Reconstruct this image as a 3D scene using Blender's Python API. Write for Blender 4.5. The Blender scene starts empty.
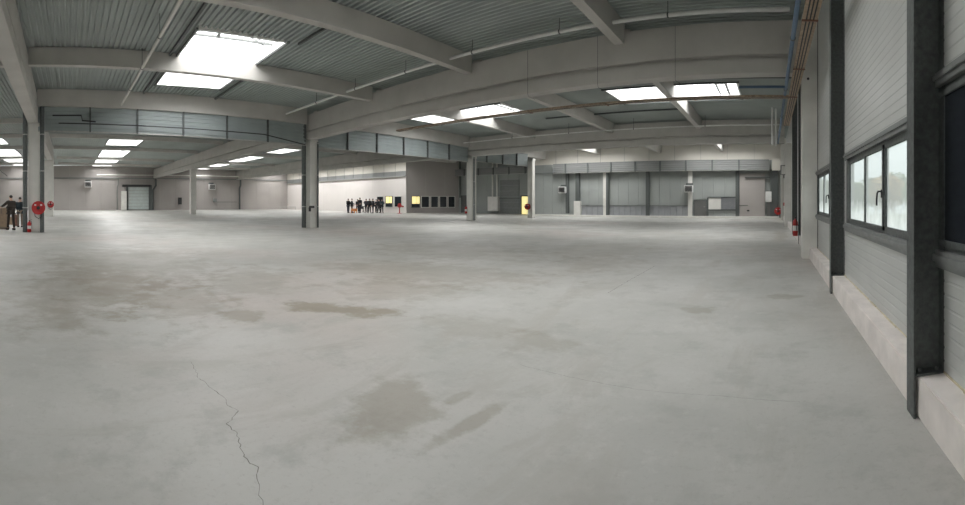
import bpy, bmesh, math, random
from mathutils import Vector, Matrix
random.seed(7)
R = math.radians
E = 1.6                      # eye height
F, XV, HZ = 445.0, 770.0, 200.0
SC = bpy.context.scene
COL = SC.collection

# ------------------------------------------------------------------ camera
cd = bpy.data.cameras.new('camera')
cd.type = 'PANO'
cd.panorama_type = 'CENTRAL_CYLINDRICAL'
half = 965 / F / 2
cd.central_cylindrical_range_u_min = -half
cd.central_cylindrical_range_u_max = half
cd.central_cylindrical_range_v_min = -(505 - HZ) / F
cd.central_cylindrical_range_v_max = HZ / F
cd.central_cylindrical_radius = 1.0
cd.clip_end = 500
cam = bpy.data.objects.new('camera', cd)
COL.objects.link(cam)
az = (965 / 2 - XV) / F      # azimuth of the frame's middle, clockwise from +Y
cam.location = (0, 0, E)
cam.rotation_euler = (R(90), 0, -az)
SC.camera = cam

# ------------------------------------------------------------------ world, light, exposure
SC.view_settings.view_transform = 'Standard'
SC.view_settings.look = 'None'
SC.view_settings.gamma = 1
SC.view_settings.use_curve_mapping = False
SC.view_settings.exposure = 0.0
SC.cycles.max_bounces = 10
SC.cycles.diffuse_bounces = 7
SC.cycles.transparent_max_bounces = 16
SC.cycles.sample_clamp_indirect = 4
SC.cycles.use_denoising = True
w = bpy.data.worlds.new('overcast_sky'); SC.world = w; w.use_nodes = True
nt = w.node_tree; nt.nodes.clear()
tc = nt.nodes.new('ShaderNodeTexCoord'); sx = nt.nodes.new('ShaderNodeSeparateXYZ')
rp = nt.nodes.new('ShaderNodeValToRGB'); bg = nt.nodes.new('ShaderNodeBackground'); wo = nt.nodes.new('ShaderNodeOutputWorld')
nt.links.new(tc.outputs['Generated'], sx.inputs[0]); nt.links.new(sx.outputs['Z'], rp.inputs[0])
nt.links.new(rp.outputs[0], bg.inputs[0]); nt.links.new(bg.outputs[0], wo.inputs[0])
e = rp.color_ramp.elements
e[0].position = 0.0; e[0].color = (.36, .38, .38, 1)
e[1].position = 0.35; e[1].color = (1, 1, 1, 1)
bg.inputs[1].default_value = 2.4
SKY_L = 11.0                 # radiance of the daylight above each roof light

def sky_lamp(x, y, z, sx_, sy_):
    l = bpy.data.lights.new('daylight', 'AREA'); l.shape = 'RECTANGLE'; l.size = sx_; l.size_y = sy_
    l.energy = SKY_L * math.pi * sx_ * sy_; l.color = (1.0, .985, .965)
    o = bpy.data.objects.new('daylight', l); o.location = (x, y, z); COL.objects.link(o)

# ------------------------------------------------------------------ plan
def px(x, Y=None, X=None):
    """world coordinate on the sight line of azimuth at frame column x"""
    t = math.tan((x - XV) / F)
    return Y * t if Y is not None else X / t

def deck_z(y):
    if y < -1.8: return 5.44 + E
    if y < 12.5: return E + 5.44 + (5.14 - 5.44) * (y + 1.8) / 14.3
    if y < 27: return E + 5.14 + (4.95 - 5.14) * (y - 12.5) / 14.5
    return E + 4.95
XW, XP = 1.27, 1.067          # right wall face, plinth face
XL, YF = -70.0, -17.0         # far left wall, wall behind the camera
ROW = -21.9
PURL = [-4.3, -10.0, -15.9, -29.5, -36.5, -44.6, -55.4, -64.0]
def bf(n, x):                 # front face Y of each main beam at x
    t = (x - 1) / -23.0
    if n == 0: return -1.15 - .5 * min(t, 1) - .1 * max(t - 1, 0)
    if n == 1: return 12.0 + .9 * min(t, 1) + .1 * max(t - 1, 0)
    if n == 2: return 26.6 + .6 * min(t, 1)
    return 41.0
# roof lights: x0, x1, y0, y1
SKYL = []
for by, (ya, yb) in enumerate(((-9.0, -6.0), (3.9, 6.9), (18.9, 21.9), (34.9, 37.9))):
    for xc, hw in ((-4.4, 2.95), (-16.55, 3.35), (-28.4, 3.35), (-40.4, 2.2), (-50.5, 4.0), (-59.7, 3.3), (-67.0, 2.0)):
        if by == 2 and xc == -28.4: continue
        dy = -.6 if by == 1 and xc < -30 else 0
        if by == 3 and xc < -22: dy = -3.4 if xc > -34 else -2.6
        SKYL.append((xc - hw, xc + hw, ya + dy + (.9 if by == 2 and xc < -30 else 0), yb + dy, by))

# ------------------------------------------------------------------ materials
def mat(name, col, rough=.6, metal=0.0, noise=None, bump=None, spec=.5):
    m = bpy.data.materials.new(name); m.use_nodes = True
    t = m.node_tree; b = t.nodes['Principled BSDF']
    b.inputs['Base Color'].default_value = (*col, 1); b.inputs['Roughness'].default_value = rough
    b.inputs['Metallic'].default_value = metal; b.inputs['Specular IOR Level'].default_value = spec
    g = t.nodes.new('ShaderNodeNewGeometry')
    sc_, amt = noise or (3.0, .06)
    n = t.nodes.new('ShaderNodeTexNoise'); n.inputs['Scale'].default_value = sc_; n.inputs['Detail'].default_value = 5
    t.links.new(g.outputs['Position'], n.inputs['Vector'])
    r = t.nodes.new('ShaderNodeValToRGB')
    r.color_ramp.elements[0].position = .3; r.color_ramp.elements[1].position = .7
    r.color_ramp.elements[0].color = (*[c * (1 - amt) for c in col], 1)
    r.color_ramp.elements[1].color = (*[min(1, c * (1 + amt)) for c in col], 1)
    t.links.new(n.outputs['Fac'], r.inputs[0]); t.links.new(r.outputs[0], b.inputs['Base Color'])
    if bump:
        n2 = t.nodes.new('ShaderNodeTexNoise'); n2.inputs['Scale'].default_value = bump[0]
        t.links.new(g.outputs['Position'], n2.inputs['Vector'])
        bp = t.nodes.new('ShaderNodeBump'); bp.inputs['Strength'].default_value = bump[1]; bp.inputs['Distance'].default_value = .02
        t.links.new(n2.outputs['Fac'], bp.inputs['Height']); t.links.new(bp.outputs[0], b.inputs['Normal'])
    return m
def emis(name, col, s):
    m = bpy.data.materials.new(name); m.use_nodes = True
    t = m.node_tree; b = t.nodes['Principled BSDF']
    b.inputs['Base Color'].default_value = (*col, 1); b.inputs['Emission Color'].default_value = (*col, 1); b.inputs['Emission Strength'].default_value = s
    return m
def glass(name, clear, mist, mistw, rough=.05, z0=None):
    """thin pane: see-through film mixed with condensation that scatters"""
    m = bpy.data.materials.new(name); m.use_nodes = True
    t = m.node_tree; t.nodes.clear(); N = t.nodes.new; L = t.links.new
    out = N('ShaderNodeOutputMaterial'); tr = N('ShaderNodeBsdfTransparent'); tr.inputs[0].default_value = (*clear, 1)
    tl = N('ShaderNodeBsdfTranslucent'); tl.inputs[0].default_value = (*mist, 1)
    gl = N('ShaderNodeBsdfGlossy'); gl.inputs['Roughness'].default_value = rough
    m1 = N('ShaderNodeMixShader'); m2 = N('ShaderNodeMixShader')
    L(tr.outputs[0], m1.inputs[1]); L(tl.outputs[0], m1.inputs[2])
    if z0 is None: m1.inputs[0].default_value = mistw
    else:
        g = N('ShaderNodeNewGeometry'); s = N('ShaderNodeSeparateXYZ'); n = N('ShaderNodeTexNoise'); n.inputs['Scale'].default_value = 5
        L(g.outputs['Position'], s.inputs[0]); L(g.outputs['Position'], n.inputs['Vector'])
        a = N('ShaderNodeMath'); a.operation = 'MULTIPLY_ADD'; a.inputs[1].default_value = .25; L(n.outputs['Fac'], a.inputs[0]); L(s.outputs['Z'], a.inputs[2])
        r = N('ShaderNodeMapRange'); r.inputs['From Min'].default_value = z0 + .1; r.inputs['From Max'].default_value = z0 + .45
        r.inputs['To Min'].default_value = .85; r.inputs['To Max'].default_value = mistw
        L(a.outputs[0], r.inputs['Value']); L(r.outputs[0], m1.inputs[0])
    m2.inputs[0].default_value = .05
    L(m1.outputs[0], m2.inputs[1]); L(gl.outputs[0], m2.inputs[2]); L(m2.outputs[0], out.inputs[0])
    return m

def floor_material():
    m = bpy.data.materials.new('worn_concrete_floor'); m.use_nodes = True
    t = m.node_tree; N = t.nodes.new; L = t.links.new; b = t.nodes['Principled BSDF']
    g = N('ShaderNodeNewGeometry')
    def noise(scale, detail=6, rough=.55, sx_=(1, 1, 1), dist=0):
        mp = N('ShaderNodeMapping'); mp.inputs['Scale'].default_value = sx_; L(g.outputs['Position'], mp.inputs[0])
        n = N('ShaderNodeTexNoise'); n.inputs['Scale'].default_value = scale; n.inputs['Detail'].default_value = detail
        n.inputs['Roughness'].default_value = rough; n.inputs['Distortion'].default_value = dist; L(mp.outputs[0], n.inputs['Vector']); return n.outputs['Fac']
    def mix(a, c, f):
        x = N('ShaderNodeMix'); x.data_type = 'RGBA'
        if isinstance(a, tuple): x.inputs[6].default_value = (*a, 1)
        else: L(a, x.inputs[6])
        if isinstance(c, tuple): x.inputs[7].default_value = (*c, 1)
        else: L(c, x.inputs[7])
        L(f, x.inputs[0]); return x.outputs[2]
    def rng(v, a, c, lo=0, hi=1):
        r = N('ShaderNodeMapRange'); r.inputs['From Min'].default_value = a; r.inputs['From Max'].default_value = c
        r.inputs['To Min'].default_value = lo; r.inputs['To Max'].default_value = hi; r.interpolation_type = 'SMOOTHSTEP'; L(v, r.inputs['Value']); return r.outputs[0]
    c = mix((.385, .385, .36), (.47, .465, .44), rng(noise(.35), .35, .65))
    c = mix(c, (.45, .40, .37), rng(noise(.13, 3), .5, .68, 0, .7))
    c = mix(c, (.31, .31, .285), rng(noise(1.7, 8, .7), .48, .66, 0, .5))
    c = mix(c, (.51, .51, .485), rng(noise(5.0, 8, .75), .52, .7, 0, .4))
    c = mix(c, (.33, .32, .295), rng(noise(22, 6, .75), .52, .68, 0, .38))
    c = mix(c, (.36, .345, .31), rng(noise(.9, 8, .7, (1.6, .5, 1), .6), .50, .62, 0, .42))
    c = mix(c, (.30, .275, .24), rng(noise(.5, 7, .6, (1, .55, 1), 1.0), .6, .70, 0, .38))
    # stains with shapes of their own: centre x, y, half sizes, angle, strength, colour
    nd = noise(2.2, 7, .65)
    ndc = N('ShaderNodeMath'); ndc.operation = 'SUBTRACT'; L(nd, ndc.inputs[0]); ndc.inputs[1].default_value = .5
    SP = []
    def at(x, y):
        r = F * E / (y - HZ); a = (x - XV) / F; return r * math.sin(a), r * math.cos(a)
    def seg(xa, ya, xb, yb, w_, st):
        p, q = at(xa, ya), at(xb, yb); cx, cy = (p[0] + q[0]) / 2, (p[1] + q[1]) / 2
        dx, dy = q[0] - p[0], q[1] - p[1]; rr_ = math.hypot(cx, cy)
        return (XV + F * math.atan2(cx, cy), HZ + F * E / rr_, math.hypot(dx, dy) / 2, w_, math.degrees(math.atan2(dy, dx)), st)
    for (x, y, a_, b_, ang, st) in ((395, 408, .36, .50, 20, .5), seg(424, 449, 508, 400, .075, .5), seg(438, 406, 476, 389, .07, .4), (338, 309, .95, .3, 35, .8), (240, 316, .30, .38, 60, .65),
                               (300, 309, .5, .15, 40, .3), (395, 288, 1.2, .9, 10, .35), (180, 298, .7, 1.4, 75, .45), (120, 290, .8, 1.5, 85, .4), (60, 320, .3, .7, 80, .3), (700, 310, .25, .18, 0, .5),
                               (785, 297, .25, .22, 0, .5), (535, 340, .4, .3, 0, .35), (470, 325, .7, .45, 0, .25), (600, 250, 1.5, 2.2, 0, .2), (780, 235, .3, 2.6, 0, .4),
                               (130, 262, 2.0, 3.5, 85, .4), (420, 272, 2.5, 1.3, 15, .4), (90, 285, 1.2, 2.6, 80, .4), (250, 280, .9, 1.6, 60, .35), (600, 262, 1.0, 1.6, 20, .3), (450, 250, 3.0, 2.0, 0, .35)):
        cx, cy = at(x, y)
        mp = N('ShaderNodeMapping'); mp.vector_type = 'TEXTURE'; mp.inputs['Location'].default_value = (cx, cy, 0)
        mp.inputs['Rotation'].default_value = (0, 0, R(ang)); mp.inputs['Scale'].default_value = (a_, b_, 1); L(g.outputs['Position'], mp.inputs[0])
        fl = N('ShaderNodeVectorMath'); fl.operation = 'MULTIPLY'; fl.inputs[1].default_value = (1, 1, 0); L(mp.outputs[0], fl.inputs[0])
        ln = N('ShaderNodeVectorMath'); ln.operation = 'LENGTH'; L(fl.outputs[0], ln.inputs[0])
        ad = N('ShaderNodeMath'); ad.operation = 'MULTIPLY_ADD'; L(ndc.outputs[0], ad.inputs[0]); ad.inputs[1].default_value = 3.4; L(ln.outputs['Value'], ad.inputs[2])
        f = rng(ad.outputs[0], 1.3, .6, 0, st)
        c = mix(c, (.235, .205, .155), f)
    vo = N('ShaderNodeTexVoronoi'); vo.inputs['Scale'].default_value = .75; L(g.outputs['Position'], vo.inputs['Vector'])
    c = mix(c, (.10, .09, .075), rng(vo.outputs['Distance'], .016, .009, 0, .7))
    L(c, b.inputs['Base Color'])
    rr = rng(noise(.8), .3, .7, .38, .55); L(rr, b.inputs['Roughness'])
    b.inputs['Specular IOR Level'].default_value = .35
    bp = N('ShaderNodeBump'); bp.inputs['Strength'].default_value = .12; bp.inputs['Distance'].default_value = .01
    L(noise(14, 8, .7), bp.inputs['Height']); L(bp.outputs[0], b.inputs['Normal'])
    return m

M = dict(
    floor=floor_material(),
    deck=mat('grey_green_steel_deck', (.36, .395, .38), .7, .0, (.6, .08)),
    conc=mat('painted_precast_concrete', (.495, .48, .452), .75, 0, (1.2, .07), (9, .15)),
    conc2=mat('pale_painted_concrete', (.68, .67, .63), .7, 0, (2.0, .06), (9, .15)),
    plinth=mat('pinkish_plinth_concrete', (.74, .695, .66), .8, 0, (4, .10), (14, .3)),
    wallp=mat('white_ribbed_panel', (.50, .51, .495), .36, .0, (1.5, .05)),
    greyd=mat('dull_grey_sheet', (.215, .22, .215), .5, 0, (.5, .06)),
    greyp=mat('grey_metal_cladding', (.315, .335, .32), .5, 0, (.5, .06)),
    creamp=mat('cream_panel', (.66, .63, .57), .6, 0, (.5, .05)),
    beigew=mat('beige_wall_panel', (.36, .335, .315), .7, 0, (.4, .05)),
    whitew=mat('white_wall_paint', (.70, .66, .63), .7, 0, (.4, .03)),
    steel=mat('dark_grey_painted_steel', (.105, .115, .112), .55, .2, (25, .25), (60, .1)),
    steel2=mat('mid_grey_painted_steel', (.22, .23, .225), .5, .2, (9, .12)),
    dark=mat('black_rubber_and_joint', (.03, .03, .032), .6),
    navy=mat('dark_navy_blind', (.025, .027, .042), .55, 0, (40, .3)),
    curtain=mat('blue_grey_smoke_sheet', (.31, .35, .35), .5, .1, (1.0, .07)),
    galv=mat('galvanised_steel', (.42, .42, .40), .4, .5, (8, .1)),
    brown=mat('tan_cable_tray', (.40, .31, .23), .7, 0, (12, .25)),
    rust=mat('red_brown_pipe', (.20, .10, .07), .6, 0, (6, .2)),
    blue=mat('blue_painted_pipe', (.10, .16, .25), .5),
    white=mat('white_enamel', (.75, .75, .73), .45),
    red=mat('red_enamel', (.40, .022, .022), .4, 0, (8, .1)),
    orange=mat('orange_plastic', (.75, .28, .08), .6),
    cardboard=mat('brown_cardboard', (.30, .22, .15), .85, 0, (6, .12)),
    skin=mat('skin', (.52, .33, .25), .6), hair=mat('dark_hair', (.03, .022, .02), .7),
    black=mat('black_cloth', (.018, .018, .021), .85), char=mat('charcoal_cloth', (.035, .035, .042), .85),
    teal=mat('dark_teal_cloth', (.02, .032, .04), .85), olive=mat('dark_brown_cloth', (.05, .04, .034), .85), tan=mat('taupe_cloth', (.19, .15, .12), .85),
    jeans=mat('grey_blue_denim', (.12, .13, .16), .85),
    shoe=mat('black_leather', (.015, .014, .014), .5),
    leaf=mat('autumn_foliage', (.20, .24, .12), .8, 0, (.6, .35)), leaf2=mat('orange_foliage', (.40, .27, .13), .8, 0, (.6, .3)), bark=mat('bark', (.12, .09, .07), .9),
    lawn=mat('damp_lawn', (.16, .18, .11), .9, 0, (.4, .3)),
    foam=mat('yellow_sealing_foam', (.58, .52, .38), .8, 0, (10, .2)),
    doorm=mat('grey_door_paint', (.13, .13, .125), .5), louvre=mat('grey_louvre', (.30, .31, .32), .5),
    palegrey=mat('pale_grey_door_leaf', (.60, .66, .64), .5), winglass=mat('black_window_glass', (.02, .024, .03), .12),
    lit=emis('lit_yellow_room', (1.0, .86, .38), 0.85),
    pane=glass('misted_window_glass', (.86, .90, .90), (.86, .89, .89), .27, z0=1.26),
    dome=glass('clear_roof_light_sheet', (.96, .97, .98), (.9, .92, .95), .12),
    crack=mat('crack_in_concrete', (.16, .15, .135), .9),
)

# ------------------------------------------------------------------ mesh helpers
class MB:
    def __init__(s): s.v = []; s.f = []; s.mi = []; s.sm = []
    def add(s, v, f, mi=0, smooth=False):
        k = len(s.v); s.v += [tuple(p) for p in v]
        for q in f: s.f.append(tuple(i + k for i in q)); s.mi.append(mi); s.sm.append(smooth)
        return s
    def box(s, x0, x1, y0, y1, z0, z1, mi=0, xf=None):
        v = [Vector((x, y, z)) for z in (z0, z1) for y in (y0, y1) for x in (x0, x1)]
        if xf: v = [xf @ p for p in v]
        return s.add(v, [(0, 2, 3, 1), (4, 5, 7, 6), (0, 1, 5, 4), (2, 6, 7, 3), (0, 4, 6, 2), (1, 3, 7, 5)], mi)
    def bar(s, a, b, w_, h_, mi=0, up=(0, 0, 1)):
        a, b = Vector(a), Vector(b); d = (b - a).normalized(); u = Vector(up)
        if abs(d.dot(u)) > .95: u = Vector((0, 1, 0))
        r = d.cross(u).normalized(); u = r.cross(d)
        v = [p + r * (i * w_ / 2) + u * (j * h_ / 2) for p in (a, b) for i, j in ((-1, -1), (1, -1), (1, 1), (-1, 1))]
        return s.add(v, [(3, 2, 1, 0), (4, 5, 6, 7), (0, 1, 5, 4), (1, 2, 6, 5), (2, 3, 7, 6), (3, 0, 4, 7)], mi)
    def sweep(s, prof, a, b, mi=0, side=None):
        """extrude a closed profile of (across, up) points from a to b; across is to the right of travel, level"""
        a, b = Vector(a), Vector(b); d = (b - a); r = Vector((d.y, -d.x, 0)).normalized(); n = len(prof)
        v = [p + r * q[0] + Vector((0, 0, q[1])) for p in (a, b) for q in prof]
        f = [tuple(range(n - 1, -1, -1)), tuple(range(n, 2 * n))] + [(i, (i + 1) % n, n + (i + 1) % n, n + i) for i in range(n)]
        return s.add(v, f, mi)
    def tube(s, pts, r, n=10, mi=0, closed=False):
        P = [Vector(p) for p in pts]; m = len(P); v = []; prev = None
        for i, p in enumerate(P):
            if closed: d = (P[(i + 1) % m] - P[i - 1]).normalized()
            else: d = (P[min(i + 1, m - 1)] - P[max(i - 1, 0)]).normalized()
            if prev is None: u = d.orthogonal().normalized()
            else: u = (prev - d * prev.dot(d)); u = u.normalized() if u.length > 1e-6 else d.orthogonal().normalized()
            prev = u; q = d.cross(u)
            rr = r[i] if isinstance(r, (list, tuple)) else r
            v += [p + (u * math.cos(2 * math.pi * k / n) + q * math.sin(2 * math.pi * k / n)) * rr for k in range(n)]
        f = []
        for i in range(m if closed else m - 1):
            j = (i + 1) % m
            f += [(i * n + k, i * n + (k + 1) % n, j * n + (k + 1) % n, j * n + k) for k in range(n)]
        if not closed: f += [tuple(range(n - 1, -1, -1)), tuple((m - 1) * n + k for k in range(n))]
        return s.add(v, f, mi, True)
    def lathe(s, prof, c, axis=(0, 0, 1), n=20, mi=0):
        c = Vector(c); a = Vector(axis).normalized(); u = a.orthogonal().normalized(); q = a.cross(u)
        v = [c + a * h + (u * math.cos(2 * math.pi * k / n) + q * math.sin(2 * math.pi * k / n)) * max(r, 1e-4) for r, h in prof for k in range(n)]
        m = len(prof)
        f = [(i * n + k, i * n + (k + 1) % n, (i + 1) * n + (k + 1) % n, (i + 1) * n + k) for i in range(m - 1) for k in range(n)]
        f += [tuple(range(n - 1, -1, -1)), tuple((m - 1) * n + k for k in range(n))]
        return s.add(v, f, mi, True)
    def build(s, name, mats, parent=None, bevel=0):
        me = bpy.data.meshes.new(name); me.from_pydata(s.v, [], s.f)
        for mm in (mats if isinstance(mats, (list, tuple)) else [mats]): me.materials.append(M[mm] if isinstance(mm, str) else mm)
        me.polygons.foreach_set('material_index', s.mi); me.polygons.foreach_set('use_smooth', s.sm); me.update()
        bm = bmesh.new(); bm.from_mesh(me); bmesh.ops.recalc_face_normals(bm, faces=bm.faces)
        if bevel:
            bmesh.ops.bevel(bm, geom=[e_ for e_ in bm.edges if len(e_.link_faces) == 2 and e_.calc_face_angle(0) > .6], offset=bevel, segments=2, affect='EDGES', clamp_overlap=True)
        bm.to_mesh(me); bm.free()
        if any(s.sm):
            try: me.set_sharp_from_angle(angle=R(40))
            except Exception: pass
        o = bpy.data.objects.new(name, me); COL.objects.link(o)
        if parent:
            o.parent = parent
            o.matrix_parent_inverse = Matrix.Translation(-parent.location) if not parent.parent else Matrix.Identity(4)
            if not parent.parent and any(parent.rotation_euler): o.matrix_parent_inverse = parent_matrix(parent).inverted()
        return o
def parent_matrix(o): return Matrix.LocRotScale(o.location, o.rotation_euler, o.scale)
def sub(name, mb, mats, parent, bevel=0):       # sub-part, world-space coordinates too
    o = mb.build(name, mats, None, bevel); o.parent = parent
    return o
def tag(o, label, cat, group=None, kind=None):
    o['label'] = label; o['category'] = cat
    if group: o['group'] = group
    if kind: o['kind'] = kind
    return o
def structure(o, label=None, cat=None):
    o['kind'] = 'structure'
    if label: o['label'] = label; o['category'] = cat
    return o
def thing(name, loc, label, cat, group=None, kind='thing'):
    o = bpy.data.objects.new(name, None); o.empty_display_size = .2; o.location = loc; COL.objects.link(o)
    return tag(o, label, cat, group, kind)

def ribbed(mb, knots, v0, v1, holes, place, uv_mi=0):
    """sheet whose section runs over knots [(u, depth)], ruled from v0 to v1, with rectangular holes (u0,u1,v0,v1)"""
    for i in range(len(knots) - 1):
        (ua, da), (ub, db) = knots[i], knots[i + 1]; um = (ua + ub) / 2
        cuts = sorted((h[2], h[3]) for h in holes if h[0] <= um <= h[1])
        s_ = v0; spans = []
        for a, b in cuts:
            if a > s_: spans.append((s_, a))
            s_ = max(s_, b)
        if s_ < v1: spans.append((s_, v1))
        for a, b in spans:
            mb.add([place(ua, a, da), place(ub, a, db), place(ub, b, db), place(ua, b, da)], [(0, 1, 2, 3)], uv_mi)

# ================================================================== FLOOR
b = MB(); b.add([(XL - .3, YF - .3, 0), (XW + .3, YF - .3, 0), (XW + .3, 47, 0), (XL - .3, 47, 0)], [(0, 1, 2, 3)])
b.add([(XL - .3, YF - .3, -.2), (XW + .3, YF - .3, -.2), (XW + .3, 47, -.2), (XL - .3, 47, -.2)], [(3, 2, 1, 0)])
floor_o = structure(b.build('floor', 'floor'), 'grey worn concrete floor with brown stains and a long crack', 'floor')

def floor_pt(x, y, z=.003):
    r = F * E / (y - HZ); a = (x - XV) / F; return Vector((r * math.sin(a), r * math.cos(a), z))
def crack(pts, wd, jit=.012):
    P = []
    for i in range(len(pts) - 1):
        a, c = floor_pt(*pts[i]), floor_pt(*pts[i + 1]); n = max(3, int((c - a).length / .035))
        for k in range(n):
            q = a.lerp(c, k / n); P.append(q + Vector((random.uniform(-jit, jit), random.uniform(-jit, jit), 0)))
    P.append(floor_pt(*pts[-1])); mb = MB()
    for i in range(len(P) - 1):
        d = (P[i + 1] - P[i]); n = Vector((-d.y, d.x, 0)).normalized() * (wd * random.uniform(.35, 1) / 2)
        mb.add([P[i] - n, P[i + 1] - n, P[i + 1] + n, P[i] + n], [(0, 1, 2, 3)])
    return mb
cr = [(192, 362), (198, 377), (210, 387), (224, 398), (229, 407), (238, 411), (226, 425), (238, 434), (241, 452), (246, 460), (259, 468), (257, 480), (261, 500), (262, 520)]
q = crack(cr, .0065).build('crack', 'crack', floor_o); q['label'] = 'long jagged crack running across the near floor'
q = crack([(520, 365), (560, 375), (640, 390), (720, 396), (800, 402)], .004, .004).build('crack', 'crack', floor_o); q['label'] = 'faint straight hairline crack in the floor near the right'
q = crack([(608, 293), (630, 280), (655, 266)], .012, .006).build('crack', 'crack', floor_o); q['label'] = 'short thin dark line in the middle of the floor'

# ================================================================== ROOF DECK
def deck_place(u, v, d): return (v, u, deck_z(u) + d)
kn = []; y = YF - .3; P = .19
while y < 47.2:
    kn += [(y, 0), (y + .07, 0), (y + .09, .065), (y + .17, .065)]; y += P
holes = [(s[2], s[3], s[0], s[1]) for s in SKYL ]
# snap the openings to the sheet's knots
def snap(v): return min((k[0] for k in kn), key=lambda q: abs(q - v))
holes = [(snap(h[0]), snap(h[1]), h[2], h[3]) for h in holes]
b = MB(); ribbed(b, kn, XL - .2, XW + .1, holes, deck_place)
o = structure(b.build('ceiling', 'deck'), 'corrugated grey green steel roof deck with openings for roof lights', 'ceiling')

# ================================================================== RIGHT WALL
wins = [(8.0, 11.72, 1.22, 2.26), (3.42, 7.15, 1.22, 2.26), (-1.0, 3.26, 1.22, 2.46)]
zk = []; z = .31
for k in range(200):
    if z > 6.4: break
    zk += [(z, 0), (z + .075, .0), (z + .082, .0035), (z + .092, .0035)]; z += .10
zk += [(7.2, 0)]
sn = lambda v: min((k[0] for k in zk), key=lambda q: abs(q - v))
wh = [(sn(w_[2]), sn(w_[3]), w_[0], w_[1]) for w_ in wins]
b = MB(); ribbed(b, zk, YF, 39.6, wh, lambda u, v, d: (XW + d, v, u))
b.add([(XW, YF, -.0), (XW, 39.6, 0), (XW, 39.6, .31), (XW, YF, .31)], [(0, 1, 2, 3)])
structure(b.build('wall_right', 'wallp'), 'white wall of narrow horizontal ribbed panels above a concrete plinth', 'wall')
# plinth
pl = [(-17, 3.12), (3.36, 7.5), (7.74, 12.0)]
b = MB()
b.box(XP, XW + .05, YF, 12.0, 0, .31)
o = structure(b.build('baseboard_right', 'plinth', bevel=.01), 'pale pinkish concrete plinth along the foot of the right wall', 'plinth')
b = MB(); b.box(XP, XW + .05, 12.6, 39.4, 0, .31)
structure(b.build('baseboard_right', 'plinth'), 'far stretch of concrete plinth beyond the concrete column', 'plinth')
b = MB(); random.seed(3); yy = -3.0
while yy < 11.9:
    L_ = random.uniform(.15, .5); b.box(XW - random.uniform(.008, .02), XW + .01, yy, min(yy + L_, 11.95), .30, .31 + random.uniform(.006, .014)); yy += L_
structure(b.build('trim_1', 'foam'), 'thin yellow foam seal where the ribbed wall meets the plinth', 'seal')

def window(n, y0, y1, z0, z1, npan, dark, label):
    w_ = thing(f'window_{n}', (XW, (y0 + y1) / 2, z0), label, 'window', kind='structure')
    x = XW
    f = MB()                       # outer trim band standing proud of the wall
    for (a, c, d, e_) in ((y0 - .22, y1 + .22, z1, z1 + .11), (y0 - .22, y1 + .22, z0 - .13, z0)):
        f.box(x - .035, x + .1, a, c, d, e_); f.box(x - .055, x - .035, a, c, d + .045, e_ - .03)
    for a in (y0 - .10, y1): f.box(x - .02, x + .1, a, a + .10, z0, z1)
    f.build('frame', 'steel2', w_, .004)
    s_ = MB()                      # inner fixed frame
    s_.box(x + .01, x + .07, y0, y1, z0, z0 + .035); s_.box(x + .01, x + .07, y0, y1, z1 - .035, z1)
    s_.box(x + .01, x + .07, y0, y0 + .03, z0, z1); s_.box(x + .01, x + .07, y1 - .03, y1, z0, z1)
    s_.build('inner_frame', 'steel', w_)
    cuts = [y0 + .03 + (y1 - y0 - .06) * q for q in ((0, .385, .66, 1.0) if npan == 3 else [q_ / npan for q_ in range(npan + 1)])]
    for k in range(npan):
        a, c = cuts[k], cuts[k + 1]; off = .0 if k % 2 else .02
        q = MB()
        for (p0, p1, r0, r1) in ((a, a + .045, z0 + .035, z1 - .035), (c - .045, c, z0 + .035, z1 - .035), (a, c, z0 + .035, z0 + .08), (a, c, z1 - .08, z1 - .035)):
            q.box(x - .012 + off, x + .03 + off, p0, p1, r0, r1)
        so = q.build('sash', 'steel', w_, .003)
        g = MB(); g.box(x + .008 + off, x + .014 + off, a + .04, c - .04, z0 + .075, z1 - .075)
        sub('pane', g, 'winglass' if dark else 'pane', so)
        if dark:
            g = MB(); zz = z0 + .08
            while zz < z1 - .09: g.box(x + .018 + off, x + .022 + off, a + .045, c - .045, zz, zz + .045, 0); zz += .05
            sub('blind', g, 'navy', so)
        elif k == 1:
            h = MB(); yy_ = a + .022; zz = z0 + (z1 - z0) * .42
            h.box(x - .028, x - .012, yy_ - .014, yy_ + .014, zz - .03, zz + .06)
            h.tube([(x - .03, yy_, zz + .04), (x - .06, yy_, zz + .04), (x - .065, yy_ + .02, zz + .02), (x - .065, yy_ + .05, zz - .05), (x - .065, yy_ + .05, zz - .12)], .011, 8)
            sub('handle', h, 'dark', so)
    return w_
window(1, *wins[0], 3, False, 'far misted window of dark framed sashes beyond the second steel post')
window(2, *wins[1], 3, False, 'misted window of dark framed sashes between the two nearest steel posts')
window(3, *wins[2], 4, True, 'window with a dark navy blind nearest the camera on the right wall')

def steel_post(y, x0, x1, zt, label, tag_=True):
    p = MB(); y1 = y + .165
    p.box(x0, x0 + .016, y, y1, 0, zt)
    p.box(x1 - .016, x1, y, y1, .31, zt)
    p.box(x0 + .016, x1 - .016, y + .1, y + .112, .31, zt)
    o = p.build('steel_post', 'steel')
    tag(o, label, 'post', 'steel posts along the right wall', 'thing')
    q = MB(); q.box(x0 + .02, x1 - .02, y - .015, y1 + .0, .311, .325)
    for a in (x0 + .06, x1 - .06): q.lathe([(.016, 0), (.016, .03)], (a, y + .04, .325), n=6)
    q.build('foot_plate', 'steel', o)
steel_post(3.08, 1.03, 1.285, 7.0, 'nearest wide dark grey steel post of the right wall')
steel_post(7.50, 1.03, 1.285, 6.95, 'second dark grey steel post, between the two misted windows')
steel_post(16.1, 1.03, 1.285, 6.75, 'dark steel post with a fire extinguisher, beyond the concrete column')
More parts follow.
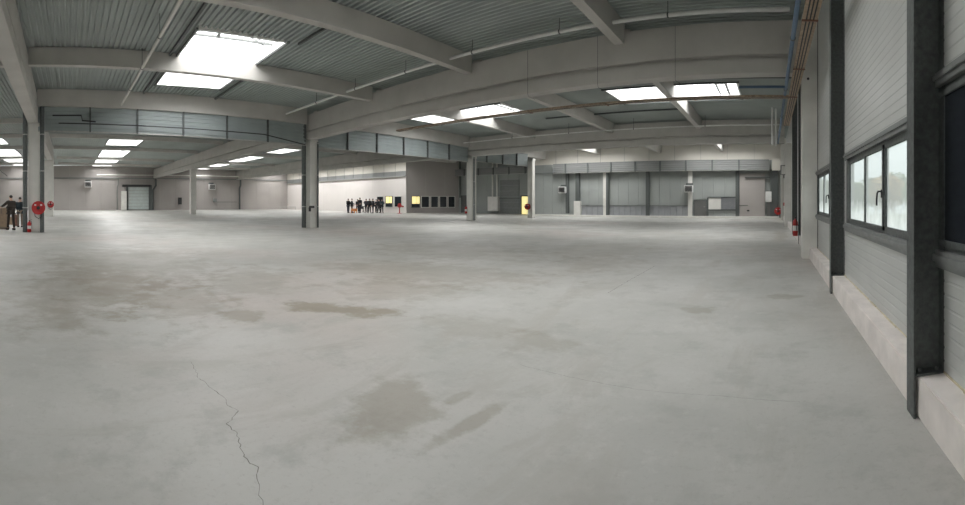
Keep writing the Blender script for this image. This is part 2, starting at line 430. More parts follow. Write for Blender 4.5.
steel_post(20.6, 1.03, 1.285, 6.75, 'dark steel post farthest away along the right wall')
steel_post(-1.3, 1.03, 1.285, 7.0, 'dark grey steel post behind the dark window, out of the frame')
# thin joint cover between wall column and window 1
b = MB(); b.box(XW - .012, XW + .01, 11.72, 11.78, .31, 6.8)
structure(b.build('trim_2', 'dark'), 'thin dark vertical joint beside the concrete column', 'joint')

# ================================================================== OTHER WALLS
def wall_run(name, a, c, z0, z1, m, label, rib=.9, depth=.02, holes=(), lines=None):
    """upright panel wall from a to c (plan points), vertical joints every rib metres"""
    a, c = Vector((*a, 0)), Vector((*c, 0)); d = (c - a); L_ = d.length; d.normalize(); nrm = Vector((d.y, -d.x, 0))
    u = [(0, 0)]; s_ = rib
    while s_ < L_ - .05: u += [(s_ - .02, 0), (s_, depth), (s_ + .02, 0)]; s_ += rib
    u += [(L_, 0)]
    mb = MB()
    def pl_(uu, vv, dd): p = a + d * uu + nrm * (-dd); return (p.x, p.y, vv)
    cuts = sorted({q for h in holes for q in (h[0], h[1])})
    for q in cuts:
        if all(abs(q - k[0]) > .001 for k in u): u.append((q, 0))
    u.sort(); ribbed(mb, u, z0, z1, holes, pl_)
    o = structure(mb.build(name, m), label, 'wall')
    if lines:
        jm = MB(); s_ = rib
        while s_ < L_ - .05:
            p = a + d * s_ - nrm * -.004; jm.bar((p.x, p.y, z0 + .01), (p.x, p.y, z1 - .01), .05, .012, 0, (d.x, d.y, 0)); s_ += rib
        jm.build('panel_joints', lines, o)
    return o
YB = 39.5
# right part of the back wall: lower grey cladding, upper cream panels
wall_run('wall_back', (-23, YB), (XW, YB), 0, 5.15, 'greyp', 'grey clad lower part of the back wall', 1.0, .025)
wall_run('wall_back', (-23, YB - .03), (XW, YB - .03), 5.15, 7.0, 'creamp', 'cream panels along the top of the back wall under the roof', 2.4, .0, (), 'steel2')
wall_run('wall_back', (-23, 43), (-23, YB), 0, 7.0, 'greyp', 'grey return wall behind the small column')
wall_run('wall_back', (-36.2, 43), (-23, 43), 0, 7.0, 'greyp', 'dark grey far wall with pipes and a lit doorway', 1.5, .03)
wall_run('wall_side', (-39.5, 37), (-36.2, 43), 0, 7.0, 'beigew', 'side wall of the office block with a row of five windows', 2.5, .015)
wall_run('wall_back', (XL, 37), (-39.5, 37), 0, 4.5, 'whitew', 'bright white front wall of the office block behind the group of people', 6, .01)
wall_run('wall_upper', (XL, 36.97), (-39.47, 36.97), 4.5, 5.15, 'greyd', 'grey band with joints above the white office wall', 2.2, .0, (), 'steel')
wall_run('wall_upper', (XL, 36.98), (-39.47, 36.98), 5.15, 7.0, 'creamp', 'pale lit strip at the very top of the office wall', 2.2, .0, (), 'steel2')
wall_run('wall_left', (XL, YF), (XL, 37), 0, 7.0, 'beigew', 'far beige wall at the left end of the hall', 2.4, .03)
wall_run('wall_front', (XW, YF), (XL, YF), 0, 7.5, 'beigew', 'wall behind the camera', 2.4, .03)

def far_rail(name, a, c, z, h, d, m, label, cat='rail'):
    mb = MB(); mb.bar((a[0], a[1], z), (c[0], c[1], z), d, h); return tag(mb.build(name, m), label, cat, kind='thing')
far_rail('wall_rail', (XL + .1, YF + .2), (XL + .1, 36.9), 5.05, .16, .2, 'steel2', 'long grey rail along the top of the far left wall')
far_rail('wall_rail', (XL + .1, 36.85), (-39.5, 36.85), 4.5, .12, .2, 'galv', 'long grey rail along the top of the white office wall')
far_rail('wall_rail', (-22.9, 39.4), (XW - .05, 39.4), 4.28, .14, .18, 'steel2', 'long grey rail on the back wall just below the hanging screen')

# ================================================================== MAIN BEAMS
W = .48
def beam(n, xa, xb, zt_a, zt_b, label):
    """precast beam: deep body, groove, lower flange. Runs from xa to xb (leftwards)"""
    top, gr, bot = 1.47 - .05, .42, 0.0
    prof = [(0, 0), (W, 0), (W, gr - .04), (W - .12, gr), (W - .12, gr + .07), (W - .02, gr + .10), (W - .02, top), (.02, top), (.02, gr + .10), (.12, gr + .07), (.12, gr), (0, gr - .04)]
    mb = MB(); a = Vector((xa, bf(n, xa), zt_a)); c = Vector((xb, bf(n, xb), zt_b))
    mb.sweep(prof, a, c)           # travelling to -X: right of travel is +Y
    o = mb.build('concrete_beam', 'conc', bevel=.012)
    return tag(o, label, 'beam', 'main concrete roof beams', 'thing')
zb = {0: E + 3.80, 1: E + 3.45, 2: E + 3.42, 3: E + 3.42}
beam(0, XW, ROW, zb[0], zb[0], 'concrete main beam nearly overhead, running to the left hose reel column')
beam(0, ROW - .02, -45, zb[0], zb[0], 'concrete main beam beyond the left hose reel column')
beam(1, .872, ROW, zb[1], zb[1], 'largest concrete main beam spanning the middle of the hall to the right wall')
beam(1, ROW - .02, -47, zb[1], zb[1], 'concrete main beam in the left hall from the big column to the white column')
beam(1, -47.02, XL, zb[1], zb[1], 'concrete main beam in the left hall from the white column to the far wall')
beam(2, .872, ROW, zb[2], zb[2], 'second concrete main beam, parallel beyond the largest one')
beam(2, ROW - .02, -46, zb[2], zb[2], 'far concrete main beam in front of the white office wall')
beam(2, -46, XL, zb[2], zb[2], 'far concrete main beam running on to the far left wall')
b = MB()
# ================================================================== PURLINS
rown = {0: 'behind the camera', 1: 'in the nearest bay', 2: 'in the second bay', 3: 'in the farthest bay'}
pn = ['first from the right wall', 'second from the right wall', 'third from the right wall', 'first beyond the smoke screens', 'second beyond the smoke screens',
      'third beyond the smoke screens', 'fourth beyond the smoke screens', 'last before the far left wall']
for bay in range(4):
    for i, x in enumerate(PURL):
        ya = YF if bay == 0 else bf(bay - 1, x) + W * (0 if bay == 1 else 1)
        yb = bf(bay, x) - (W if bay == 0 else 0) if bay < 3 else (37 if x < -39 else (43 if x < -23 else 39.5))
        if bay == 1: ya = bf(0, x)
        if bay == 0: yb = bf(0, x) - W
        za, zc = deck_z(ya if bay != 1 else -1.6) - .004, deck_z(yb) - .004
        if bay == 3: za = zc
        p = MB(); dp = .62 if i < 3 else .30; prof = [(-.14, -dp), (.14, -dp), (.17, 0), (-.17, 0)]
        p.sweep(prof, (x, ya, za), (x, yb, zc))
        tag(p.build('roof_purlin', 'conc'), 'concrete roof rib %s, %s' % (rown[bay], pn[i]), 'roof rib', 'concrete ribs carrying the roof deck', 'thing')
# deep edge beams of the column row, with the hanging smoke screens
def fix_main0():  # main beam 0 lies behind its front face (camera side), so shift it back
    for o_ in list(bpy.data.objects):
        if o_.name.startswith('concrete_beam') and 'overhead' in o_['label'] or (o_.name.startswith('concrete_beam') and 'beyond the left hose' in o_['label']):
            o_.location.y -= W
fix_main0()
def edge_beam(ya, yb, za, zc, label):
    p = MB(); p.sweep([(-.18, -.84), (.18, -.84), (.2, 0), (-.2, 0)], (ROW, ya, za), (ROW, yb, zc))
    tag(p.build('edge_beam', 'conc'), label, 'beam', 'beams along the column row', 'thing')
edge_beam(bf(0, ROW), 12.75, deck_z(-1.7), deck_z(12.5), 'concrete edge beam above the nearest smoke screen')
edge_beam(13.4, 27.1, deck_z(13.4), deck_z(27), 'concrete edge beam above the smoke screen between the two grey columns')
edge_beam(27.7, 39.4, deck_z(28), deck_z(28), 'concrete edge beam beyond the second grey column')
def smoke_screen(a, c, z0a, z0b, ha, n, label, posts=True, m='curtain'):
    """hanging sheet screen from plan point a to c"""
    a, c = Vector((*a, 0)), Vector((*c, 0)); d = c - a; L_ = d.length; dn = d.normalized(); nr = Vector((dn.y, -dn.x, 0))
    t = thing('smoke_screen', (a.x, a.y, z0a), label, 'smoke screen', 'smoke screens hanging under the roof')
    sh = MB()
    kz = []; q = 0
    while q < ha - .01: kz += [(q, 0), (q + .10, 0), (q + .115, .02), (q + .17, .02), (q + .185, 0)]; q += .2
    kz = [k for k in kz if k[0] < ha] + [(ha, 0)]
    def P_(u, v, dd): p = a + dn * v + nr * dd; return (p.x, p.y, z0a + (z0b - z0a) * v / L_ + u)
    ribbed(sh, kz, 0, L_, (), P_); sh.build('sheet', m, t)
    r_ = MB(); za = Vector((0, 0, z0a)); zc = Vector((0, 0, z0b))
    r_.bar(a + za, c + zc, .07, .05); r_.build('bottom_rail', 'galv', t)
    r_ = MB(); r_.bar(a + za + Vector((0, 0, ha)), c + zc + Vector((0, 0, ha)), .07, .05); r_.build('top_rail', 'steel2', t)
    for v in n:
        f_ = v / L_; p = a + dn * v; zz = z0a + (z0b - z0a) * f_; p2 = p + nr * .06
        s_ = MB(); s_.bar(p2 + Vector((0, 0, zz - .02)), p2 + Vector((0, 0, zz + ha + .02)), .13, .07); s_.build('hanger_post', 'steel', t)
    return t
y_ = bf(0, ROW) + .02
smoke_screen((ROW, y_), (ROW, 12.75), E + 3.40, E + 3.12, 1.30, [.94 + 2.35 * k - y_ for k in range(5)], 'nearest blue grey ribbed smoke screen between the left hose reel column and the big column')
smoke_screen((ROW, 13.4), (ROW, 27.15), E + 3.05, E + 3.0, 1.22, [2.25 + 2.3 * k for k in range(5)], 'blue grey smoke screen between the big column and the second grey column')
smoke_screen((ROW, 27.8), (ROW + 1.3, 34), E + 3.1, E + 3.0, 1.1, [1.4, 3.2, 4.9], 'short grey smoke screen between the second and third columns')
smoke_screen((-20.6, 38.9), (-.1, 38.9), E + 2.62, E + 2.62, .9, [20.5 - (39.0 * .2525 - .15 + 2.36 * (k - 3)) for k in range(8, -1, -1) if 0 < 20.5 - (39.0 * .2525 - .15 + 2.36 * (k - 3)) < 20.4], 'long grey smoke screen hanging in front of the back wall', m='greyd')
smoke_screen((-39.3, 42.6), (-22.9, 42.6), E + 3.0, E + 3.0, .8, [2.2 * k for k in range(1, 7)], 'pale smoke screen high in front of the far grey wall', m='greyd')

# ================================================================== COLUMNS
def column(x, y, w_, d_, h, m, label, corbel=True):
    t = MB(); t.box(x - w_ / 2, x + w_ / 2, y - d_ / 2, y + d_ / 2, 0, h)
    if corbel: t.box(x - w_ / 2 - .06, x + w_ / 2 + .06, y - d_ / 2 - .0, y + d_ / 2 + .0, h - .18, h)
    return tag(t.build('concrete_column', m, bevel=.015), label, 'column', 'concrete columns of the hall', 'thing')
c35 = column(-22.2, -1.83, .55, .56, zb[0], 'conc2', 'white concrete column at the left with a large red hose reel')
c310 = column(-22.0, 13.2, .55, .50, zb[1], 'conc2', 'large pale column under the left end of the largest beam')
c470 = column(-21.75, 27.4, .55, .55, zb[2], 'conc2', 'pale column under the left end of the second beam')
c533 = column(-20.4, 34.3, .5, .5, 5.3, 'conc2', 'small pale column beside the lit yellow doorway')
c2 = column(-43.0, -2.12, .7, .85, zb[0], 'conc2', 'second white column behind the left one, with a smaller hose reel')
c192 = column(-47.3, 13.3, .6, .6, zb[1], 'conc2', 'slim white column standing alone in the left hall')
pr1 = column(1.08, 12.3, .42, .6, zb[1] + 1.6, 'conc2', 'tall concrete wall column where the largest beam meets the right wall', False)
pr2 = column(1.08, 26.9, .42, .6, zb[2], 'conc2', 'concrete wall column under the right end of the second beam', False)
pr3 = column(1.08, 35.5, .42, .6, 6.5, 'conc2', 'concrete wall column in the far right corner', False)
def column_bits(c, parts):
    for nm, mb, m in parts: mb.build(nm, m, c)
def steel_edge(c, x, y, h, w_, name='steel_edging'):
    mb = MB(); mb.box(x - w_ / 2, x + w_ / 2, y - .1, y + .1, 0, h); mb.build(name, 'steel', c)
# dark drainpipes and steel channels strapped to the columns
def drainpipe(x, y, h, r, label, bend=None, m='steel'):
    mb = MB(); pts = [(x, y, .02), (x, y, h)]
    if bend: pts += [(x + bend[0] * .5, y + bend[1] * .5, h + .35), (x + bend[0], y + bend[1], h + .6), (x + bend[0], y + bend[1], h + .6 + bend[2])]
    mb.tube(pts, r, 12); o = mb.build('drainpipe', m); tag(o, label, 'drainpipe', kind='thing')
    z = 1.2
    while z < h:
        k = MB(); k.lathe([(r + .012, 0), (r + .012, .05)], (x, y, z), n=12); k.build('clamp', 'galv', o); z += 1.8
drainpipe(-21.85, -2.26, 6.6, .12, 'dark drainpipe on the left side of the left hose reel column')
drainpipe(-21.85, -1.42, 6.6, .11, 'dark drainpipe on the right side of the left hose reel column')
drainpipe(-22.05, 12.72, 4.6, .13, 'dark drainpipe on the left side of the large pale column', (.06, -.02, 1.35))
drainpipe(-21.66, 13.42, 4.9, .05, 'thin dark pipe on the right side of the large pale column')
drainpipe(-21.33, 27.2, 4.9, .09, 'grey drainpipe on the right side of the second grey column', m='steel2')
b = MB(); b.box(.87, .89, 11.985, 12.0, 0.05, 6.2); 
# small hole and bolt plates on the wall column
mb = MB(); mb.lathe([(.035, 0), (.035, .012)], (1.03, 11.988, 4.88), (0, 1, 0), 16); mb.build('anchor_hole', 'dark', pr1)
# box on the second column
mb = MB(); mb.box(-21.7, -21.25, 12.86, 12.94, 1.15, 1.27); mb.box(-21.72, -21.62, 12.84, 12.94, .95, 1.2); mb.build('cable_bracket', 'dark', c310)

# ================================================================== ROOF LIGHTS
bayn = ['behind the overhead beam', 'in the nearest roof bay', 'in the second roof bay', 'in the farthest roof bay']
coln = ['beside the right wall', 'between the column row and the middle', 'just beyond the column row', 'third from the column row', 'fourth from the column row', 'fifth in the left hall', 'beside the far left wall']
for i, (x0, x1, y0, y1, bay) in enumerate(SKYL):
    y0, y1 = snap(y0), snap(y1); cx = [k for k, q in enumerate((-4.4, -16.55, -28.4, -40.4, -50.5, -59.7, -67.0)) if abs(q - (x0 + x1) / 2) < .5][0]
    zc = deck_z((y0 + y1) / 2); xm = (x0 + x1) / 2
    t = thing('roof_light', (xm, y0, zc), 'bright rectangular roof light %s, %s' % (bayn[bay], coln[cx]), 'skylight', 'roof lights')
    cb = MB(); zt = zc + .40; z0_ = zc - .03
    for (a, c, d, e_) in ((x0 - .08, x0, y0 - .08, y1 + .08), (x1, x1 + .08, y0 - .08, y1 + .08), (x0, x1, y0 - .08, y0), (x0, x1, y1, y1 + .08)):
        cb.box(a, c, d, e_, z0_, zt)
    cb.build('curb', 'white', t)
    for (a, c, d, e_) in ((x0 - .14, x1 + .14, y0 - .1, y0 - .03), (x0 - .14, x1 + .14, y1 + .03, y1 + .1)):
        tr = MB(); tr.box(a, c, d, e_, z0_ - .05, z0_ + .02); tr.build('edge_trim', 'steel', t)
    dm = MB(); n = 10; w_ = y1 - y0; pts = []
    for k in range(n + 1):
        f_ = k / n; pts.append((y0 + f_ * w_, zt + .45 * math.sin(math.pi * f_)))
    for k in range(n):
        (ya, za), (yb, zb_) = pts[k], pts[k + 1]
        dm.add([(x0, ya, za), (x1, ya, za), (x1, yb, zb_), (x0, yb, zb_)], [(0, 1, 2, 3)], 0, True)
    dm.build('dome', 'dome', t)
    for k in range(1, 4):
        xx = x0 + (x1 - x0) * k / 4; gb = MB(); gb.tube([(xx, a, c - .015) for a, c in pts], .024, 6); gb.build('glazing_bar', 'steel2', t)
    if bay in (1, 2) and cx <= 1:
        op = MB(); xx = x1 - .55
        op.bar((xx, y0, zc + .22), (xx, y1, zc + .22), .09, .08); op.bar((xx - .45, y0, zc + .22), (xx - .45, y1, zc + .22), .07, .07)
        op.tube([(xx, y0 + .9, zc + .2), (xx - .45, y0 + 1.0, zc + .24)], .06, 8); op.tube([(xx, y1 - .6, zc + .2), (xx - .45, y1 - .6, zc + .3)], .03, 8)
        op.build('opening_gear', 'steel2', t)
    sky_lamp(xm, (y0 + y1) / 2, zt + .55, x1 - x0 + .1, w_ + .1)
# dark beam-side strips between deck and beam
def joint_strip(x0, x1, y, label):
    mb = MB(); z = deck_z(y) - .06; mb.box(x0, x1, y - .04, y + .04, z - .05, z + .03)
    tag(mb.build('deck_joint', 'steel'), label, 'deck joint', kind='thing')
joint_strip(-15.7, XW - .3, 18.1, 'long dark joint strip across the roof in front of the far roof lights')
joint_strip(-13, -4.5, 23.6, 'short dark joint strip across the roof behind the far roof lights')
for yy, a, c, lb in ((3.55, -21.6, -10.2, 'dark joint strip on the left of the big roof light'), (7.25, -21.6, -17, 'dark joint strip on the right of the big roof light'), (7.25, -12.9, -10.2, 'dark joint strip running from the big roof light to the next rib')):
    joint_strip(a, c, yy, lb)

# ================================================================== PIPES AND CABLE TRAYS
def pipe(pts, r, m, label, name='pipe', cat='pipe', hang=None):
    mb = MB(); mb.tube(pts, r, 10); o = mb.build(name, m); tag(o, label, cat, kind='thing')
    if hang:
        step, h = hang; a, c = Vector(pts[0]), Vector(pts[1]); L_ = (c - a).length; n = int(L_ / step)
        for k in range(1, n):
            p = a.lerp(c, k / n); q = MB(); q.tube([p, (p.x, p.y, h(p) if callable(h) else p.z + h)], .012, 6)
            q.lathe([(r + .012, -.02), (r + .012, .02)], p, (c - a), 10); q.build('hanger', 'steel', o)
    return o
pipe([(-21.4, 11.25, E + 4.68), (.5, 11.25, E + 4.82)], .055, 'white', 'long white pipe running just in front of the largest beam', hang=(2.9, lambda p: deck_z(p.y)))
pipe([(-21.5, 2.45, E + 4.62), (-3.5, 2.6, E + 4.72)], .05, 'conc2', 'thin pale pipe crossing the ribs left of the big roof light', hang=(3.0, lambda p: deck_z(p.y)))
pipe([(.47, -12, E + 3.32), (.47, 26, E + 3.32)], .05, 'blue', 'blue pipe running along the right wall under the beams', hang=(4, .2))
pipe([(.12, 24, E + 2.95), (.12, 24, deck_z(24))], .055, 'white', 'left one of the two pale upright pipes hanging before the second beam')
pipe([(.32, 24.3, E + 2.95), (.32, 24.3, deck_z(24))], .055, 'white', 'right one of the two pale upright pipes hanging before the second beam')
pipe([(-.9, 12.9, E + 3.28), (.45, 12.9, E + 3.28)], .04, 'blue', 'short dark blue pipe under the right end of the largest beam')
pipe([(-21.3, 25.9, E + 4.3), (.6, 25.7, E + 4.35)], .04, 'white', 'thin white pipe running in front of the second beam', hang=(4, lambda p: deck_z(p.y)))
pipe([(ROW + .35, -.6, E + 3.72), (ROW + .35, 10, E + 3.5), (ROW + .35, 12.5, E + 3.1)], .028, 'dark', 'thin black cable along the nearest smoke screen', 'cable', 'cable')
pipe([(ROW + .32, -.9, E + 4.1), (ROW + .32, .5, E + 4.1), (ROW + .32, .55, E + 3.85), (ROW + .32, 1.2, E + 3.8)], .035, 'dark', 'short black bent duct at the left end of the nearest smoke screen', 'cable', 'cable')
pipe([(XL + 1, 4, E + 3.9), (XL + 1, 30, E + 3.9)], .08, 'conc2', 'pale pipe high along the far left wall')
pipe([(-69.3, -10, E + 3.75), (-24, -6.4, E + 3.7)], .05, 'dark', 'dark pipe crossing the far left corner under the roof', 'pipe', 'pipe')
def tray(a, c, w_, h_, m, label, rung=.35):
    a, c = Vector(a), Vector(c); d = (c - a).normalized(); r = Vector((d.y, -d.x, 0)).normalized(); L_ = (c - a).length
    t = thing('cable_tray', a, label, 'cable tray')
    for s_ in (-1, 1):
        mb = MB(); mb.bar(a + r * s_ * w_ / 2, c + r * s_ * w_ / 2, .012, h_); mb.build('side_rail', m, t)
    mb = MB(); mb.bar(a + Vector((0, 0, -h_ / 2 + .005)), c + Vector((0, 0, -h_ / 2 + .005)), w_, .006); mb.build('tray_bottom', m, t)
    for k in range(3):
        mb = MB(); o_ = (k - 1) * w_ * .25; mb.tube([a + r * o_ + Vector((0, 0, -.02)), c + r * o_ + Vector((0, 0, -.02))], .018, 6); mb.build('cable', 'dark', t)
    n = int(L_ / 3.0)
    for k in range(1, n):
        p = a + d * (k * 3.0); mb = MB(); mb.bar(p - r * (w_ / 2 + .02) + Vector((0, 0, -h_ / 2 - .012)), p + r * (w_ / 2 + .02) + Vector((0, 0, -h_ / 2 - .012)), .05, .02); mb.build('crossbar', 'rust', t)
    return t
tray((.72, -13, E + 3.28), (.72, 19.5, E + 3.28), .26, .06, 'brown', 'tan cable tray running along the right wall in front of the columns')
tray((.6, 14.1, E + 3.27), (-15.6, 14.1, E + 3.27), .22, .07, 'brown', 'long brown cable tray crossing the hall just beyond the largest beam')
for k, (x, z) in enumerate(((-7.45, 4.2), (-4.98, 4.2), (-2.62, 4.2))):
    mb = MB(); y = bf(1, x) - .03
    mb.tube([(x, y, E + 4.85), (x, y, E + 3.42), (x - .02, y + .1, E + 3.36), (x + .1, y + .3, E + 3.3)], .006, 6)
    tag(mb.build('hanging_wire', 'steel'), ('leftmost of the three thin wires down the face of the largest beam', 'middle one of the three thin wires down the face of the largest beam', 'rightmost of the three thin wires down the face of the largest beam')[k], 'wire', 'thin wires on the largest beam', 'thing')

# ================================================================== BACK WALL (right part)
def bx(x): return px(x, Y=YB)
def bz(y, Y=YB): return E + (HZ - y) / F * Y
backroot = []
def flat(name, x0, x1, z0, z1, y0, y1, m, label, cat, group=None):
    mb = MB(); mb.box(min(x0, x1), max(x0, x1), y0, y1, z0, z1); return tag(mb.build(name, m, bevel=.01), label, cat, group, 'thing')
for x, lb in ((568, 'leftmost thin dark post of the back wall, beside a wall heater'), (608, 'dark post of the back wall, second from the left column'), (648, 'dark post near the middle of the back wall'), (737.5, 'dark post of the back wall between the louvre and the beige door'), (774, 'thick dark post at the right end of the back wall')):
    w_ = .16 if x < 770 else .34
    flat('wall_post', bx(x) - w_, bx(x) + w_, 0 if x != 568 else .3, 4.3, YB - .22, YB - .02, 'steel', lb, 'post')
t = flat('wall_post', bx(578.5) - .2, bx(578.5) + .2, 1.5, 4.3, YB - .3, YB - .02, 'steel', 'dark post of the back wall standing on a pale concrete stub', 'post')
flat('concrete_stub', bx(578.5) - .32, bx(578.5) + .32, 0, 1.5, YB - .4, YB - .02, 'conc2', 'pale concrete stub at the foot of a dark back wall post', 'stub')
flat('kick_rail', bx(580), bx(690), 1.05, 1.12, YB - .1, YB - .01, 'steel2', 'thin horizontal rail low along the back wall', 'rail')
flat('concrete_kerb', -22.8, .8, 0, .16, YB - .45, YB - .02, 'conc2', 'low pale kerb along the foot of the back wall', 'kerb')
# ribs under the kick rail
mb = MB(); x = bx(582); kk = []
while x < bx(690): kk += [(x, 0), (x + .48, 0), (x + .49, .05), (x + .54, .05)]; x += .55
ribbed(mb, kk, .16, 1.05, (), lambda u, v, d: (u, YB - .03 - d, v))
tag(mb.build('ribbed_lining', 'louvre'), 'low ribbed lining under the rail of the back wall', 'lining', kind='thing')
flat('wall_duct', bx(688.5), bx(692.5), .1, 4.3, YB - .25, YB - .02, 'conc2', 'pale upright duct with a wall heater beside the dark door', 'duct')
flat('wall_duct', bx(604), bx(606.8), .1, 4.3, YB - .25, YB - .02, 'conc2', 'pale upright duct left of a dark back wall post', 'duct')
def door(n, x0, x1, z1, yw, m, label, leafn=1, frame='steel'):
    t = thing(f'door_{n}', ((x0 + x1) / 2, yw, 0), label, 'door', kind='structure')
    f = MB(); f.box(x0 - .07, x0, yw - .1, yw - .02, 0, z1 + .07); f.box(x1, x1 + .07, yw - .1, yw - .02, 0, z1 + .07); f.box(x0, x1, yw - .1, yw - .02, z1, z1 + .07); f.build('frame', frame, t)
    wd = (x1 - x0) / leafn
    for k in range(leafn):
        l = MB(); l.box(x0 + k * wd + .01, x0 + (k + 1) * wd - .01, yw - .07, yw - .03, .02, z1 - .01)
        lo = l.build('leaf', m, t, .005)
        h = MB(); hx = x0 + (k + 1) * wd - .12
        h.tube([(hx, yw - .07, 1.0), (hx, yw - .12, 1.0), (hx - .12, yw - .12, 1.0)], .012, 8); sub('handle', h, 'galv', lo)
    return t
door(1, bx(694.5), bx(706.5), bz(200.5), YB - .02, 'doorm', 'dark grey door in the back wall beside the louvre')
t = thing('wall_louvre', (bx(728), YB - .1, 1.0), 'grey slatted louvre panel to the right of the dark door', 'louvre')
f = MB(); x0, x1, z0, z1 = bx(708), bx(736.5), bz(210), bz(197.3)
for a in (z0, z1): f.box(x0, x1, YB - .14, YB - .02, a - .05, a + .05)
f.box(x0 - .04, x0 + .04, YB - .14, YB - .02, 0.1, z1); f.box(x1 - .05, x1 + .05, YB - .14, YB - .02, z0, z1)
f.build('frame', 'steel', t)
p_ = MB(); p_.box(x0 + .05, bx(721), YB - .08, YB - .03, z0 + .05, z1 - .05); p_.build('blank_panel', 'conc2', t)
s_ = MB(); z = z0 + .06
while z < z1 - .06: s_.box(bx(721) + .03, x1 - .05, YB - .1, YB - .04, z, z + .03); z += .055
s_.box(bx(721) + .03, x1 - .05, YB - .04, YB - .03, z0 + .05, z1 - .05)
s_.build('slats', 'louvre', t)
# beige sliding door
t = thing('door_2', (bx(751), YB - .05, 0), 'large plain beige sliding door near the right end of the back wall', 'door', kind='structure')
l = MB(); l.box(bx(739.5), bx(765), YB - .14, YB - .05, .05, 3.95)
lo = l.build('leaf', 'beigew', t, .01)
h = MB(); h.box(bx(747), bx(749.5), YB - .2, YB - .14, .6, .72); sub('handle', h, 'dark', lo)
h = MB(); h.bar((bx(738.5), YB - .16, bz(205.5)), (bx(748), YB - .16, bz(205.5)), .05, .05); sub('latch_bar', h, 'steel', lo)
r_ = MB(); r_.bar((bx(745), YB - .25, bz(177.5)), (bx(773), YB - .25, bz(177.5)), .12, .08); r_.build('sliding_rail', 'steel', t)
flat('wall_cabinet', bx(765.5), bx(771.5), bz(202), bz(191.5), YB - .35, YB - .05, 'white', 'white electrical cabinet high on the wall at the end of the beige door', 'cabinet')
t = flat('wall_niche_door', bx(766.5), bx(771.5), .1, bz(202.5), YB - .12, YB - .03, 'doorm', 'narrow dark door panel under the white cabinet', 'panel')
# smoke screen end box
flat('screen_box', px(772, Y=39), px(784, Y=39), E + 2.6, E + 3.55, 38.8, 39.3, 'creamp', 'cream square box at the right end of the long screen', 'box')
# wall heaters
def heater(x, y, z, nrm, label, s=1.0):
    """box with dark round fan and bracket; nrm = plan direction it faces"""
    n = Vector((*nrm, 0)); r = Vector((-n.y, n.x, 0)); c = Vector((x, y, z)); t = thing('wall_heater', c, label, 'heater', 'wall heaters')
    mt = Matrix.Translation(c) @ Matrix((( r.x, n.x, 0, 0), (r.y, n.y, 0, 0), (0, 0, 1, 0), (0, 0, 0, 1)))
    b_ = MB(); b_.box(-.45 * s, .45 * s, .12, .6 * s, -.38 * s, .38 * s, 0, mt); b_.build('casing', 'white', t, .02)
    g = MB(); k = -.28 * s
    while k < .3 * s: g.box(-.38 * s, .38 * s, .6 * s, .64 * s, k, k + .05 * s, 0, mt); k += .075 * s
    g.build('grille', 'dark', t)
    b_ = MB(); b_.box(-.3 * s, -.24 * s, 0, .3, .38 * s, .46 * s, 0, mt); b_.box(.24 * s, .3 * s, 0, .3, .38 * s, .46 * s, 0, mt); b_.box(-.35 * s, .35 * s, -.12, .05, .3 * s, .6 * s, 0, mt)
    b_.build('bracket', 'steel', t)
heater(bx(564), YB - .02, bz(188.8), (0, -1), 'wall heater on the back wall just right of the small pale column', .85)
heater(bx(690), YB - .28, bz(188.8), (0, -1), 'wall heater above the dark door of the back wall', .85)
heater(XL + .05, px(88, X=XL), bz(184.5, 70), (1, 0), 'wall heater on the far left wall near the smaller hose reel', 1.2)
heater(XL + .05, px(211, X=XL), bz(185.8, 67), (1, 0), 'wall heater on the far left wall right of the slim white column', 1.2)

# ================================================================== FAR LEFT WALL
def ly(x): return px(x, X=XL)
def lz(x, y): r = math.hypot(XL, ly(x)); return E + (HZ - y) / F * r
t = thing('door_3', (XL + .1, ly(138), 0), 'pale open loading door in a dark frame on the far left wall', 'door', kind='structure')
f = MB(); ya, yb = ly(128), ly(148.5)
zt = lz(138, 187)
f.box(XL + .02, XL + .35, ya - .35, ya, 0, zt); f.box(XL + .02, XL + .35, yb, yb + .5, 0, zt + .3); f.build('frame', 'steel', t)
l = MB(); l.box(XL + .02, XL + .8, ly(122), yb + .2, zt, zt + .35); l.build('roller_box', 'dark', t)
z = .12; l = MB()
while z < zt: l.box(XL + .04, XL + .12, ya, yb, z, min(z + .46, zt)); z += .5
l.build('leaf', 'palegrey', t)
mb = MB(); mb.box(XL + .1, XL + .9, ly(121), ly(126), 0, 3.0); tag(mb.build('dock_cabinet', 'conc2'), 'grey cabinet to the left of the pale loading door', 'cabinet', kind='thing')
f = MB(); a = [(XL + .3, ly(116.5), .05), (XL + .3, ly(116.5), 4.9)]
for (nm, xx, m_, lb) in (('wall_pipe', 117, 'steel2', 'thin upright pipe left of the loading door'), ('wall_pipe', 239, 'steel', 'dark upright pipe on the far left wall right of a heater'), ('wall_pipe', 289, 'steel', 'dark upright pipe on the far left wall near the large pale column')):
    mb = MB(); yy = ly(xx); mb.tube([(XL + .3, yy, .02), (XL + .3, yy, 3.6), (XL + .3, yy + .15, 4.0), (XL + .3, yy + .15, 5.0)], .14 if m_ == 'steel' else .08, 10)
    tag(mb.build(nm, m_), lb, 'pipe', kind='thing')
mb = MB(); yy = ly(152.5); mb.tube([(XL + .3, yy, .02), (XL + .3, yy, 3.2), (XL + .3, yy + .5, 3.9), (XL + .3, yy + .5, 5.0)], .15, 10)
tag(mb.build('wall_pipe', 'steel'), 'dark bent pipe to the right of the pale loading door', 'pipe', kind='thing')
